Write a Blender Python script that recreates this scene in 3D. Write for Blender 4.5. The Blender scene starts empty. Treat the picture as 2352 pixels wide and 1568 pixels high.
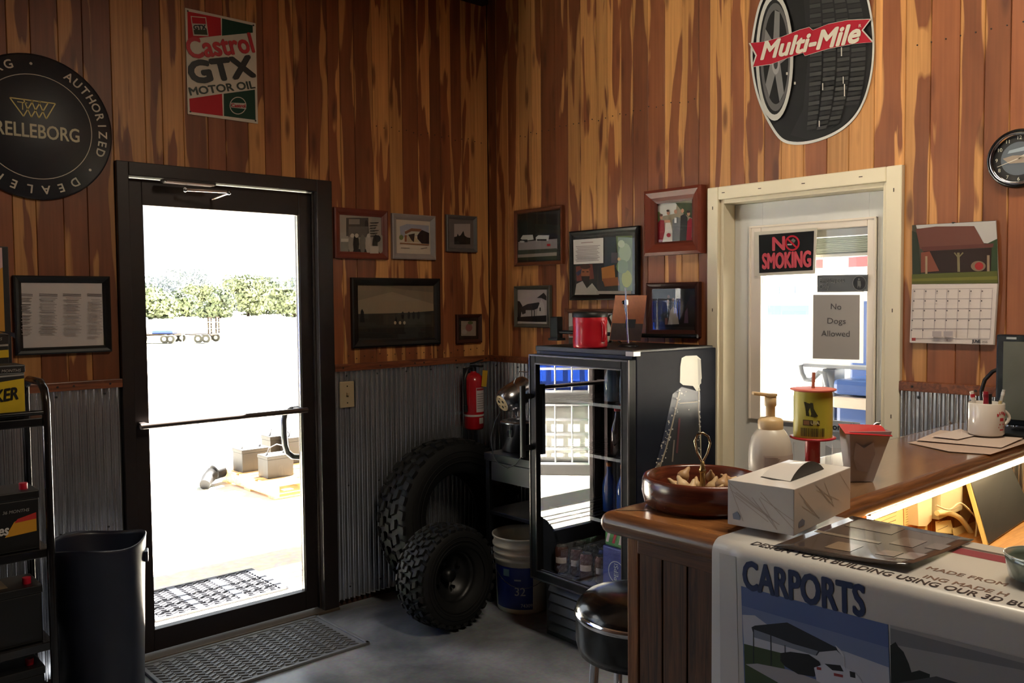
import bpy, bmesh, math, random
from mathutils import Vector, Matrix
random.seed(7)
D = bpy.data
SC = bpy.context.scene
COL = SC.collection
PI = math.pi

# ------------------------------------------------------------------ camera
W, H = 2352, 1568
FPX, YAW, PITCH, ROLL = 1985.67, 0.8364, -0.0474, -0.0086
CAM = Vector((-3.25965, -3.80298, 1.55))
FW = Vector((math.cos(YAW)*math.cos(PITCH), math.sin(YAW)*math.cos(PITCH), math.sin(PITCH)))
R0 = Vector((math.sin(YAW), -math.cos(YAW), 0)); U0 = R0.cross(FW)
RT = math.cos(ROLL)*R0 + math.sin(ROLL)*U0
UP = -math.sin(ROLL)*R0 + math.cos(ROLL)*U0
cd = D.cameras.new('camera'); cam = D.objects.new('camera', cd); COL.objects.link(cam)
cd.sensor_width = 36; cd.lens = FPX*36/W; cd.clip_start = .05; cd.clip_end = 600
cam.matrix_world = Matrix(((RT.x, UP.x, -FW.x, CAM.x), (RT.y, UP.y, -FW.y, CAM.y), (RT.z, UP.z, -FW.z, CAM.z), (0, 0, 0, 1)))
SC.camera = cam

# ------------------------------------------------------------------ sky, sun, exposure
wd = D.worlds.new('sky'); SC.world = wd; wd.use_nodes = True
bg = wd.node_tree.nodes['Background']
bg.inputs[0].default_value = (.86, .94, 1, 1); bg.inputs[1].default_value = .42
sd = D.lights.new('sun', 'SUN'); sun = D.objects.new('sun', sd); COL.objects.link(sun)
sd.energy = 28; sd.angle = .009; sd.color = (1, .95, .86)
SUN_DIR = Vector((.80*math.cos(.9), .30*math.cos(.9), math.sin(.9))).normalized()
sun.rotation_euler = SUN_DIR.to_track_quat('Z', 'Y').to_euler(); sun.location = (5, 4, 8)
SC.view_settings.view_transform = 'Standard'; SC.view_settings.look = 'None'
SC.view_settings.gamma = 1; SC.view_settings.use_curve_mapping = False
SC.view_settings.exposure = 2.55
SC.cycles.max_bounces = 9; SC.cycles.diffuse_bounces = 4; SC.cycles.glossy_bounces = 4
SC.cycles.transmission_bounces = 6; SC.cycles.transparent_max_bounces = 14
SC.cycles.sample_clamp_indirect = 8; SC.cycles.caustics_reflective = False; SC.cycles.caustics_refractive = False

def portal(loc, rot, sx, sz):
    l = D.lights.new('sky_portal', 'AREA'); l.shape = 'RECTANGLE'; l.size = sx; l.size_y = sz; l.cycles.is_portal = True
    o = D.objects.new('sky_portal', l); COL.objects.link(o); o.location = loc; o.rotation_euler = rot
portal((-1.55, .03, 1.05), (-PI/2, 0, 0), .72, 1.8)
portal((-4.5, .04, 1.925), (-PI/2, 0, 0), 3.4, 2.05)

lm = D.lights.new('added_fill_light', 'AREA')   # added light, out of view, to brighten the right wall; its body is below
lm.shape = 'RECTANGLE'; lm.size = .28; lm.size_y = 1.2; lm.energy = 7; lm.color = (1, .85, .64)
lo = D.objects.new('added_fill_light', lm); COL.objects.link(lo); lo.location = (-1.35, -3.15, 3.13)

# ------------------------------------------------------------------ pixel -> place
def ray(u, v): return FW*FPX + RT*(u-W/2) - UP*(v-H/2)
def hit(u, v, ax, val):
    d = ray(u, v); t = (val-CAM[ax])/d[ax]; return CAM + d*t
def PA(u, v, y=0.): return hit(u, v, 1, y)
def PB(u, v, x=0.): return hit(u, v, 0, x)
def PZ(u, v, z=0.): return hit(u, v, 2, z)

# ------------------------------------------------------------------ materials
def lin(c):
    if len(c) == 3 and max(c) > 1.001:
        c = [x/255 for x in c]
        c = [x/12.92 if x <= .04045 else ((x+.055)/1.055)**2.4 for x in c]
    return (c[0], c[1], c[2], 1)
MC = {}
def N(nt, t, **k):
    n = nt.nodes.new(t)
    for a, b in k.items():
        if a.startswith('i'):
            key = a[1:]; key = int(key) if key.isdigit() else key.replace('_', ' ')
            n.inputs[key].default_value = b
        else: setattr(n, a, b)
    return n
def newmat(name):
    m = D.materials.new(name); m.use_nodes = True; nt = m.node_tree
    return m, nt, nt.nodes['Principled BSDF'], nt.nodes['Material Output']
def M(col, rough=.5, metal=0., noise=0., ns=25., bump=0., spec=.5, coat=0., emit=0., alpha=1.):
    key = (tuple(col), rough, metal, noise, ns, bump, spec, coat, emit, alpha)
    if key in MC: return MC[key]
    m, nt, b, o = newmat('surface'); L = nt.links.new
    c = lin(col); b.inputs['Base Color'].default_value = c
    b.inputs['Roughness'].default_value = rough; b.inputs['Metallic'].default_value = metal
    b.inputs['Specular IOR Level'].default_value = spec; b.inputs['Coat Weight'].default_value = coat
    b.inputs['Coat Roughness'].default_value = .06; b.inputs['Alpha'].default_value = alpha
    if emit:
        b.inputs['Emission Color'].default_value = c; b.inputs['Emission Strength'].default_value = emit
    if noise or bump:
        tc = N(nt, 'ShaderNodeTexCoord'); no = N(nt, 'ShaderNodeTexNoise', iScale=ns, iDetail=5.)
        L(tc.outputs['Object'], no.inputs['Vector'])
        if noise:
            mx = N(nt, 'ShaderNodeMix', data_type='RGBA'); L(no.outputs['Fac'], mx.inputs[0])
            mx.inputs[6].default_value = tuple(x*(1-noise) for x in c[:3])+(1,)
            mx.inputs[7].default_value = tuple(min(1, x*(1+noise)) for x in c[:3])+(1,)
            L(mx.outputs[2], b.inputs['Base Color'])
        if bump:
            bp = N(nt, 'ShaderNodeBump', iStrength=bump, iDistance=.004); L(no.outputs['Fac'], bp.inputs['Height'])
            L(bp.outputs[0], b.inputs['Normal'])
    MC[key] = m; return m

def mat_cedar():
    m, nt, b, o = newmat('cedar_planks'); L = nt.links.new
    tc = N(nt, 'ShaderNodeTexCoord'); oi = N(nt, 'ShaderNodeObjectInfo')
    off = N(nt, 'ShaderNodeVectorMath', operation='SCALE'); off.inputs[0].default_value = (37, 11, 91)
    L(oi.outputs['Random'], off.inputs['Scale'])
    add = N(nt, 'ShaderNodeVectorMath', operation='ADD'); L(tc.outputs['Object'], add.inputs[0]); L(off.outputs[0], add.inputs[1])
    def mp(s):
        q = N(nt, 'ShaderNodeMapping'); q.inputs['Scale'].default_value = s; L(add.outputs[0], q.inputs[0]); return q.outputs[0]
    def math_(op, a, c=None, clamp=False):
        q = N(nt, 'ShaderNodeMath', operation=op, use_clamp=clamp)
        for i, x in enumerate((a, c)):
            if x is None: continue
            if isinstance(x, (int, float)): q.inputs[i].default_value = x
            else: L(x, q.inputs[i])
        return q.outputs[0]
    n1 = N(nt, 'ShaderNodeTexNoise', iScale=1., iDetail=2.5, iRoughness=.55, iDistortion=.5); L(mp((11, 1, 1.25)), n1.inputs['Vector'])
    sx = N(nt, 'ShaderNodeSeparateXYZ'); L(tc.outputs['Object'], sx.inputs[0])
    edge = math_('MULTIPLY', math_('ABSOLUTE', sx.outputs[0]), 2.6)
    r2 = math_('FRACT', math_('MULTIPLY', oi.outputs['Random'], 7.31))
    v = math_('ADD', math_('ADD', n1.outputs['Fac'], edge), math_('MULTIPLY', math_('SUBTRACT', r2, .5), .26))
    rp = N(nt, 'ShaderNodeMapRange'); rp.inputs[1].default_value = .575; rp.inputs[2].default_value = .605; L(v, rp.inputs[0])
    ng = N(nt, 'ShaderNodeTexNoise', iScale=1., iDetail=4.); L(mp((90, 4, 2.2)), ng.inputs['Vector'])
    nb = N(nt, 'ShaderNodeTexNoise', iScale=1., iDetail=2.); L(mp((16, 2, 2.6)), nb.inputs['Vector'])
    def mix(f, a, c):
        q = N(nt, 'ShaderNodeMix', data_type='RGBA')
        L(f, q.inputs[0])
        for i, x in ((6, a), (7, c)):
            if isinstance(x, tuple): q.inputs[i].default_value = x
            else: L(x, q.inputs[i])
        return q.outputs[2]
    heart = mix(nb.outputs['Fac'], (.135, .041, .017, 1), (.345, .116, .043, 1))
    sap = mix(ng.outputs['Fac'], (.46, .20, .062, 1), (.66, .33, .115, 1))
    c = mix(rp.outputs[0], heart, sap)
    gr = math_('ADD', math_('MULTIPLY', ng.outputs['Fac'], .5), .72)
    hv = N(nt, 'ShaderNodeVectorMath', operation='SCALE'); L(c, hv.inputs[0]); L(gr, hv.inputs['Scale'])
    vo = N(nt, 'ShaderNodeTexVoronoi', iScale=1.); L(mp((15, 4, 3.4)), vo.inputs['Vector'])
    sc_ = N(nt, 'ShaderNodeSeparateColor'); L(vo.outputs['Color'], sc_.inputs[0])
    on = math_('GREATER_THAN', sc_.outputs[0], .45)
    kr = N(nt, 'ShaderNodeMapRange'); kr.inputs[1].default_value = .27; kr.inputs[2].default_value = .12; L(vo.outputs['Distance'], kr.inputs[0])
    kn = math_('MULTIPLY', kr.outputs[0], on)
    kn = math_('MULTIPLY', kn, .78)
    c2 = mix(kn, hv.outputs[0], (.11, .032, .014, 1))
    rv = math_('ADD', math_('MULTIPLY', math_('FRACT', math_('MULTIPLY', oi.outputs['Random'], 17.7)), .45), .78)
    fin = N(nt, 'ShaderNodeVectorMath', operation='SCALE'); L(c2, fin.inputs[0]); L(rv, fin.inputs['Scale'])
    L(fin.outputs[0], b.inputs['Base Color'])
    b.inputs['Roughness'].default_value = .42; b.inputs['Specular IOR Level'].default_value = .35
    bp = N(nt, 'ShaderNodeBump', iStrength=.15, iDistance=.002); L(ng.outputs['Fac'], bp.inputs['Height']); L(bp.outputs[0], b.inputs['Normal'])
    return m
def mat_grain(a, c, scale=(60, 60, 3), rough=.35, coat=0., dist=1.5):
    m, nt, b, o = newmat('wood_grain'); L = nt.links.new
    tc = N(nt, 'ShaderNodeTexCoord'); oi = N(nt, 'ShaderNodeObjectInfo')
    off = N(nt, 'ShaderNodeVectorMath', operation='SCALE'); off.inputs[0].default_value = (7, 5, 13); L(oi.outputs['Random'], off.inputs['Scale'])
    add = N(nt, 'ShaderNodeVectorMath', operation='ADD'); L(tc.outputs['Object'], add.inputs[0]); L(off.outputs[0], add.inputs[1])
    mp = N(nt, 'ShaderNodeMapping'); mp.inputs['Scale'].default_value = scale; L(add.outputs[0], mp.inputs[0])
    n = N(nt, 'ShaderNodeTexNoise', iScale=1., iDetail=6., iRoughness=.65, iDistortion=dist); L(mp.outputs[0], n.inputs['Vector'])
    r = N(nt, 'ShaderNodeValToRGB'); L(n.outputs['Fac'], r.inputs[0])
    r.color_ramp.elements[0].position = .35; r.color_ramp.elements[0].color = lin(a)
    r.color_ramp.elements[1].position = .62; r.color_ramp.elements[1].color = lin(c)
    L(r.outputs[0], b.inputs['Base Color']); b.inputs['Roughness'].default_value = rough; b.inputs['Coat Weight'].default_value = coat
    b.inputs['Coat Roughness'].default_value = .15
    return m
def mat_concrete(a, c, rough, sc=1.6):
    m, nt, b, o = newmat('concrete'); L = nt.links.new
    tc = N(nt, 'ShaderNodeTexCoord')
    n1 = N(nt, 'ShaderNodeTexNoise', iScale=sc, iDetail=8., iRoughness=.62, iDistortion=.4); L(tc.outputs['Object'], n1.inputs['Vector'])
    n2 = N(nt, 'ShaderNodeTexNoise', iScale=sc*38, iDetail=3.); L(tc.outputs['Object'], n2.inputs['Vector'])
    r = N(nt, 'ShaderNodeValToRGB'); L(n1.outputs['Fac'], r.inputs[0])
    r.color_ramp.elements[0].position = .36; r.color_ramp.elements[0].color = lin(a)
    r.color_ramp.elements[1].position = .66; r.color_ramp.elements[1].color = lin(c)
    mx = N(nt, 'ShaderNodeMix', data_type='RGBA', blend_type='OVERLAY'); mx.inputs[0].default_value = .35
    L(r.outputs[0], mx.inputs[6]); L(n2.outputs['Color'], mx.inputs[7]); L(mx.outputs[2], b.inputs['Base Color'])
    rr = N(nt, 'ShaderNodeMapRange'); rr.inputs[3].default_value = rough-.08; rr.inputs[4].default_value = rough+.16
    L(n1.outputs['Fac'], rr.inputs[0]); L(rr.outputs[0], b.inputs['Roughness'])
    bp = N(nt, 'ShaderNodeBump', iStrength=.12, iDistance=.002); L(n2.outputs['Fac'], bp.inputs['Height']); L(bp.outputs[0], b.inputs['Normal'])
    return m
def mat_galv():
    m, nt, b, o = newmat('galvanised_steel'); L = nt.links.new
    tc = N(nt, 'ShaderNodeTexCoord'); mp = N(nt, 'ShaderNodeMapping'); mp.inputs['Scale'].default_value = (14, 14, 2.5); L(tc.outputs['Object'], mp.inputs[0])
    n1 = N(nt, 'ShaderNodeTexNoise', iScale=1., iDetail=5.); L(mp.outputs[0], n1.inputs['Vector'])
    r = N(nt, 'ShaderNodeValToRGB'); L(n1.outputs['Fac'], r.inputs[0])
    r.color_ramp.elements[0].position = .3; r.color_ramp.elements[0].color = (.54, .55, .57, 1)
    r.color_ramp.elements[1].position = .7; r.color_ramp.elements[1].color = (.7, .71, .73, 1)
    L(r.outputs[0], b.inputs['Base Color']); b.inputs['Metallic'].default_value = .92; b.inputs['Roughness'].default_value = .22
    return m
def mat_pane(ior=1.5, tint=(1, 1, 1, 1), gain=1.0):
    m, nt, b, o = newmat('clear_pane'); L = nt.links.new; nt.nodes.remove(b)
    tr = N(nt, 'ShaderNodeBsdfTransparent'); tr.inputs[0].default_value = tint
    gl = N(nt, 'ShaderNodeBsdfGlossy'); gl.inputs['Roughness'].default_value = 0.; gl.inputs[0].default_value = (1, 1, 1, 1)
    fr = N(nt, 'ShaderNodeFresnel', iIOR=ior); mu = N(nt, 'ShaderNodeMath', operation='MULTIPLY', use_clamp=True); mu.inputs[1].default_value = gain
    ge = N(nt, 'ShaderNodeNewGeometry'); inv = N(nt, 'ShaderNodeMath', operation='SUBTRACT'); inv.inputs[0].default_value = 1; L(ge.outputs['Backfacing'], inv.inputs[1])
    m2 = N(nt, 'ShaderNodeMath', operation='MULTIPLY'); L(fr.outputs[0], m2.inputs[0]); L(inv.outputs[0], m2.inputs[1])
    L(m2.outputs[0], mu.inputs[0]); mx = N(nt, 'ShaderNodeMixShader'); L(mu.outputs[0], mx.inputs[0]); L(tr.outputs[0], mx.inputs[1]); L(gl.outputs[0], mx.inputs[2])
    L(mx.outputs[0], o.inputs[0]); return m
def mat_sheer(col, cover=.6, rough=.5):
    """thin translucent plastic: part diffuse, part see-through"""
    m, nt, b, o = newmat('translucent_plastic'); L = nt.links.new; c = lin(col)
    b.inputs['Base Color'].default_value = c; b.inputs['Roughness'].default_value = rough
    tl = N(nt, 'ShaderNodeBsdfTranslucent'); tl.inputs[0].default_value = c
    mx = N(nt, 'ShaderNodeMixShader'); mx.inputs[0].default_value = 1-cover
    L(b.outputs[0], mx.inputs[1]); L(tl.outputs[0], mx.inputs[2]); L(mx.outputs[0], o.inputs[0]); return m

CEDAR = mat_cedar(); GALV = mat_galv()
CONC = mat_concrete((82, 86, 92), (164, 168, 174), .32)
YARD = mat_concrete((178, 172, 160), (205, 199, 186), .8, .6)
PANE = mat_pane(1.5); PANE_F = mat_pane(2.25); PANE_P = mat_pane(1.45)
BRONZE = M((40, 33, 32), .42, .35, noise=.15, ns=40)
BLACK = M((14, 14, 15), .45); BLACKG = M((8, 8, 9), .2, coat=.25); RUBBER = M((20, 20, 21), .62, noise=.25, ns=60)
WHITE = M((214, 214, 210), .45); WHITEP = M((205, 205, 198), .4, noise=.05, ns=6)
CHROME = M((215, 215, 220), .1, 1.); STEEL = M((150, 152, 156), .25, 1.); DARKST = M((52, 52, 56), .35, .8)
OAK = mat_grain((58, 34, 18), (104, 66, 36), (70, 70, 3.5), .38, .2)
OAKTOP = mat_grain((100, 74, 52), (142, 110, 82), (3.5, 60, 60), .18, .9)
OAKTOPY = mat_grain((112, 70, 38), (156, 104, 60), (60, 3.5, 60), .24, .5)

# ------------------------------------------------------------------ mesh builder
class MB:
    def __init__(s): s.v, s.f, s.m, s.mats, s.sm = [], [], [], [], []
    def mi(s, mat):
        if mat not in s.mats: s.mats.append(mat)
        return s.mats.index(mat)
    def add(s, vs, fs, mat, smooth=False):
        k = len(s.v); s.v += [tuple(p) for p in vs]; i = s.mi(mat)
        for f in fs: s.f.append(tuple(k+q for q in f)); s.m.append(i); s.sm.append(smooth)
    def box(s, c, d, mat, rot=None, bev=0.):
        x, y, z = d[0]/2, d[1]/2, d[2]/2
        if bev <= 0:
            vs = [Vector((a*x, b*y, e*z)) for a in (-1, 1) for b in (-1, 1) for e in (-1, 1)]
            fs = [(0, 1, 3, 2), (4, 6, 7, 5), (0, 4, 5, 1), (2, 3, 7, 6), (0, 2, 6, 4), (1, 5, 7, 3)]
        else:
            bm = bmesh.new(); bmesh.ops.create_cube(bm, size=1)
            for q in bm.verts: q.co = Vector((q.co.x*2*x, q.co.y*2*y, q.co.z*2*z))
            bmesh.ops.bevel(bm, geom=list(bm.edges), offset=min(bev, x*.9, y*.9, z*.9), segments=2, affect='EDGES', profile=.6)
            bm.verts.ensure_lookup_table(); vs = [q.co.copy() for q in bm.verts]; fs = [[q.index for q in f.verts] for f in bm.faces]; bm.free()
        if rot is not None: vs = [rot @ q for q in vs]
        c = Vector(c); s.add([q+c for q in vs], fs, mat)
    def bb(s, lo, hi, mat, bev=0.):
        lo, hi = Vector(lo), Vector(hi); s.box((lo+hi)/2, hi-lo, mat, None, bev)
    def cyl(s, p0, p1, r0, mat, r1=None, n=20, caps=True, smooth=True):
        p0, p1 = Vector(p0), Vector(p1); r1 = r0 if r1 is None else r1
        ax = (p1-p0).normalized(); t = Vector((1, 0, 0)) if abs(ax.x) < .9 else Vector((0, 1, 0))
        u = ax.cross(t).normalized(); w = ax.cross(u)
        vs = []
        for p, r in ((p0, r0), (p1, r1)):
            vs += [p+r*(math.cos(2*PI*i/n)*u+math.sin(2*PI*i/n)*w) for i in range(n)]
        s.add(vs, [(i, n+i, n+(i+1) % n, (i+1) % n) for i in range(n)], mat, smooth)
        if caps: s.add(vs, [tuple(range(n)), tuple(range(2*n-1, n-1, -1))], mat)
    def tube(s, pts, r, mat, n=10, closed=False, caps=True):
        pts = [Vector(p) for p in pts]; m = len(pts); vs = []; prev = None
        for i, p in enumerate(pts):
            a = pts[i-1] if (i or closed) else p; b = pts[(i+1) % m] if (i < m-1 or closed) else p
            t = (b-a).normalized()
            if prev is None:
                q = Vector((0, 0, 1)) if abs(t.z) < .9 else Vector((1, 0, 0)); u = t.cross(q).normalized()
            else: u = (prev-t*prev.dot(t)).normalized()
            prev = u; w = t.cross(u); rr = r[i] if isinstance(r, (list, tuple)) else r
            vs += [p+rr*(math.cos(2*PI*k/n)*u+math.sin(2*PI*k/n)*w) for k in range(n)]
        fs = []
        for i in range(m if closed else m-1):
            j = (i+1) % m
            fs += [(i*n+k, i*n+(k+1) % n, j*n+(k+1) % n, j*n+k) for k in range(n)]
        s.add(vs, fs, mat, True)
        if caps and not closed: s.add(vs, [tuple(range(n-1, -1, -1)), tuple(range((m-1)*n, m*n))], mat)
    def lathe(s, prof, mat, n=32, c=(0, 0, 0), mtx=None, smooth=True, arc=None):
        vs = []; c = Vector(c); a0, a1 = arc or (0, 2*PI); full = arc is None; nn = n if full else n+1
        for r, z in prof:
            for i in range(nn):
                a = a0+(a1-a0)*i/n; q = Vector((r*math.cos(a), r*math.sin(a), z))
                vs.append((mtx @ q if mtx is not None else q)+c)
        fs = []
        for j in range(len(prof)-1):
            for i in range(n):
                k = (i+1) % nn
                fs.append((j*nn+i, j*nn+k, (j+1)*nn+k, (j+1)*nn+i))
        s.add(vs, fs, mat, smooth)
    def prism(s, poly, ext, mat, smooth=False):
        """poly: 3d points of a flat outline; ext: extrusion vector"""
        n = len(poly); e = Vector(ext); vs = [Vector(p) for p in poly]+[Vector(p)+e for p in poly]
        s.add(vs, [tuple(range(n-1, -1, -1)), tuple(range(n, 2*n))], mat)
        s.add(vs, [(i, (i+1) % n, n+(i+1) % n, n+i) for i in range(n)], mat, smooth)
    def ball(s, c, r, mat, n=14, sc=(1, 1, 1)):
        prof = [(max(1e-5, math.sin(PI*i/(n//2))), -math.cos(PI*i/(n//2))) for i in range(n//2+1)]
        c = Vector(c); vs = []; m = len(prof)
        for a, z in prof:
            for k in range(n): vs.append(c+Vector((r*sc[0]*a*math.cos(2*PI*k/n), r*sc[1]*a*math.sin(2*PI*k/n), r*sc[2]*z)))
        s.add(vs, [(j*n+k, j*n+(k+1) % n, (j+1)*n+(k+1) % n, (j+1)*n+k) for j in range(m-1) for k in range(n)], mat, True)
    def build(s, name, parent=None, loc=None, rot=None, mtx=None):
        me = D.meshes.new(name); vs = s.v
        if mtx is not None: vs = [tuple(mtx @ Vector(p)) for p in vs]
        me.from_pydata(vs, [], s.f)
        for m in s.mats: me.materials.append(m)
        me.polygons.foreach_set('material_index', s.m); me.polygons.foreach_set('use_smooth', s.sm)
        bm = bmesh.new(); bm.from_mesh(me); bmesh.ops.recalc_face_normals(bm, faces=bm.faces); bm.to_mesh(me); bm.free()
        me.update()
        return place(name, me, parent, loc, rot)
def place(name, me, parent=None, loc=None, rot=None):
    o = D.objects.new(name, me); COL.objects.link(o)
    if parent is not None: o.parent = parent
    if loc is not None: o.location = loc
    if rot is not None: o.rotation_euler = rot
    return o
def tag(o, label=None, cat=None, group=None, kind=None):
    if label: o['label'] = label
    if cat: o['category'] = cat
    if group: o['group'] = group
    if kind: o['kind'] = kind
    return o
def thing(name, label, cat, loc=(0, 0, 0), rz=0., group=None, rot=None):
    o = D.objects.new(name, None); COL.objects.link(o); o.location = loc; o.rotation_euler = rot or (0, 0, rz); o.empty_display_size = .05
    return tag(o, label, cat, group)
def struct(name, loc=(0, 0, 0)):
    o = D.objects.new(name, None); COL.objects.link(o); o.location = loc; o['kind'] = 'structure'; return o

# lettering: built-in font turned into a thin mesh; lies in the xz plane, faces -y
def text_mesh(s, size, bold=0., shear=0., sx=1., depth=.0006, align='CENTER', space=1.):
    cu = D.curves.new('lettering', 'FONT'); cu.body = s; cu.size = size; cu.offset = bold; cu.shear = shear; cu.extrude = depth/2
    cu.align_x = align; cu.align_y = 'CENTER'; cu.space_character = space; cu.resolution_u = 3
    o = D.objects.new('lettering', cu); COL.objects.link(o)
    dg = bpy.context.evaluated_depsgraph_get(); me = D.meshes.new_from_object(o.evaluated_get(dg)); D.objects.remove(o); D.curves.remove(cu)
    for q in me.vertices: q.co = Vector((q.co.x*sx, -q.co.z, q.co.y))
    return me
def text(parent, s, size, loc, mat, bold=0., shear=0., sx=1., rot=(0, 0, 0), align='CENTER', depth=.0006, name='lettering', fit=None, space=1., lift=.00006):
    me = text_mesh(s, size, 0., shear, sx, depth, align, space)
    if fit:
        xs = [q.co.x for q in me.vertices]; k = fit/(max(xs)-min(xs)) if xs else 1
        for q in me.vertices: q.co.x *= k
    if bold:      # heavier strokes: the same letters repeated a hair to each side
        bm = bmesh.new()
        for i, (dx, dz) in enumerate(((0, 0), (bold, 0), (-bold, 0), (0, bold), (0, -bold), (bold*.7, bold*.7), (-bold*.7, -bold*.7), (bold*.7, -bold*.7), (-bold*.7, bold*.7))):
            n0 = len(bm.verts); bm.from_mesh(me); bm.verts.ensure_lookup_table()
            for v in bm.verts[n0:]: v.co.x += dx; v.co.z += dz; v.co.y -= i*lift
        bm.to_mesh(me); bm.free()
    me.materials.clear(); me.materials.append(mat)
    return place(name, me, parent, loc, rot)
# ================================================================== the room
ZC = 3.3; TB, TT = 1.201, 1.237
DX0, DX1, DZ = -2.05, -1.035, 2.146          # opening of the glass door in the left wall
EY0, EY1, EZ = -1.515, -2.378, 2.041         # casing of the white door in the right wall
DARKW = M((52, 26, 16), .8, noise=.2)
EXTW = M((170, 168, 160), .7, noise=.06)

fl = MB(); fl.bb((-6.5, -6.5, -.2), (.16, .16, 0), CONC); tag(fl.build('floor'), kind='structure')
ce = MB(); ce.bb((-6.5, -6.5, ZC), (.16, .16, ZC+.12), M((84, 60, 42), .7, noise=.15)); tag(ce.build('ceiling'), kind='structure')
wa = MB()
for a in (((-6.5, .02, 0), (-6.2, .09, ZC)), ((-6.2, .02, 0), (-2.8, .09, .9)), ((-6.2, .02, 2.95), (-2.8, .09, ZC)), ((-2.8, .02, 0), (DX0, .09, ZC)),
          ((DX0, .02, DZ), (DX1, .09, ZC)), ((DX1, .02, 0), (.09, .09, ZC))): wa.bb(*a, DARKW)
WALL_L = tag(wa.build('wall_left'), kind='structure')
wb = MB()
OY0, OY1, OZ = -1.572, -2.318, 1.985
for a in (((.02, OY0, 0), (.16, .02, ZC)), ((.02, OY1, OZ), (.16, OY0, ZC)), ((.02, -6.5, 0), (.16, OY1, ZC))): wb.bb(*a, DARKW)
WALL_R = tag(wb.build('wall_right'), kind='structure')
wk = MB(); wk.bb((-6.5, -6.62, 0), (.16, -6.5, ZC), M((66, 40, 28), .6, noise=.2, ns=4)); tag(wk.build('wall_back'), kind='structure')
wf = MB(); wf.bb((-6.62, -6.62, 0), (-6.5, .16, ZC), M((66, 40, 28), .6, noise=.2, ns=4)); tag(wf.build('wall_front'), kind='structure')
# shop window in the left wall, beyond the left edge of the photograph
w1 = struct('window_1', (-4.5, .055, .9))
m = MB()
for a in (((-1.7, -.05, 0), (-1.64, .05, 2.05)), ((1.64, -.05, 0), (1.7, .05, 2.05)), ((-1.7, -.05, 0), (1.7, .05, .06)), ((-1.7, -.05, 1.99), (1.7, .05, 2.05)), ((-.03, -.05, .06), (.03, .05, 1.99))): m.bb(*a, BRONZE)
m.build('window_frame', w1)
for x in (-.835, .835):
    m = MB(); m.bb((x-.805, -.004, .06), (x+.805, .004, 1.99), PANE); m.build('pane', w1)

# ---- vertical cedar planks, each its own board
PLK = {}
def plank_mesh(w, h):
    k = (round(w, 4), round(h, 3))
    if k not in PLK:
        x, c, t = w/2-.0006, .0022, .018; m = MB()
        pr = [(-x, t), (-x, c), (-x+c, 0), (x-c, 0), (x, c), (x, t)]
        vs = [(a, b, 0) for a, b in pr]+[(a, b, h) for a, b in pr]; n = 6
        m.add(vs, [(i, i+1, n+i+1, n+i) for i in range(n-1)]+[tuple(range(n-1, -1, -1)), tuple(range(n, 2*n))], CEDAR)
        o = m.build('plank'); PLK[k] = o.data; D.objects.remove(o)
    return PLK[k]
WID = (.073, .082, .091, .1, .109)
def planks(parent, edges, side):
    """edges: (start, end, z0) runs measured along the wall from the corner"""
    for s0, s1, z0 in edges:
        s = s0
        while s < s1-1e-4:
            w = random.choice(WID)
            if s1-s-w < .05: w = s1-s
            c = s+w/2; h = ZC-z0
            if side == 'L': o = place('plank', plank_mesh(w, h), parent, (-c, random.uniform(0, .0015), z0))
            else: o = place('plank', plank_mesh(w, h), parent, (random.uniform(0, .0015), -c, z0), (0, 0, -PI/2))
            s += w
planks(WALL_L, ((0, -DX1, TT), (-DX1, -DX0, DZ), (-DX0, 2.8, TT)), 'L')
planks(WALL_R, ((0, -EY0, TT), (-EY0, -EY1, EZ), (-EY1, 4.6, TT)), 'R')
# rows of nail heads
def nails(parent, pts, side):
    m = MB(); nm = M((30, 18, 12), .5)
    for s, z in pts:
        if side == 'L': m.cyl((-s, .001, z), (-s, -.002, z), .0028, nm, n=6)
        else: m.cyl((.001, -s, z), (-.002, -s, z), .0028, nm, n=6)
    tag(m.build('nail_head', parent), kind='stuff')
nails(WALL_R, [(s*.045+random.uniform(-.006, .006), 2.45+random.uniform(-.01, .01)) for s in range(6, 33)]+[(2.42+.05*i, 2.47) for i in range(9)], 'R')
nails(WALL_L, [(s*.047+.05, 2.45+random.uniform(-.01, .01)) for s in range(0, 16)]+[(s*.047+.05, 1.27+random.uniform(-.01, .01)) for s in range(0, 20)], 'L')

# ---- corrugated steel wainscot
def corr(parent, s0, s1, side, z0=.035, z1=TB+.005, pitch=.0305, amp=.0102):
    n = int((s1-s0)/pitch*8); m = MB(); vs = []
    for i in range(n+1):
        s = s0+(s1-s0)*i/n; d = -.004+amp*math.sin(2*PI*s/pitch)
        for z in (z0, z1): vs.append((-s, d, z) if side == 'L' else (d, -s, z))
    m.add(vs, [(2*i, 2*i+1, 2*i+3, 2*i+2) for i in range(n)], GALV, True)
    o = m.build('metal_sheet', parent)
    m = MB(); sm = M((40, 40, 42), .4, .6)
    s = s0+.07
    while s < s1:
        for z in (1.178, .62, .1):
            p = (-s, -.010, z) if side == 'L' else (-.010, -s, z); q = (-s, -.015, z) if side == 'L' else (-.015, -s, z)
            m.cyl(p, q, .005, sm, n=6)
        s += .183
    tag(m.build('screw_head', o), kind='stuff')
for a in ((-DX0, 2.67), (2.67, 2.8), (0, .53), (.53, -DX1)): corr(WALL_L, *a, 'L')
for a in ((0, .66), (.66, -EY0), (-EY1, 3.05), (3.05, 4.6)): corr(WALL_R, *a, 'R')
RAIL = mat_grain((84, 40, 22), (138, 78, 44), (4, 40, 40), .45, .1)
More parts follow.
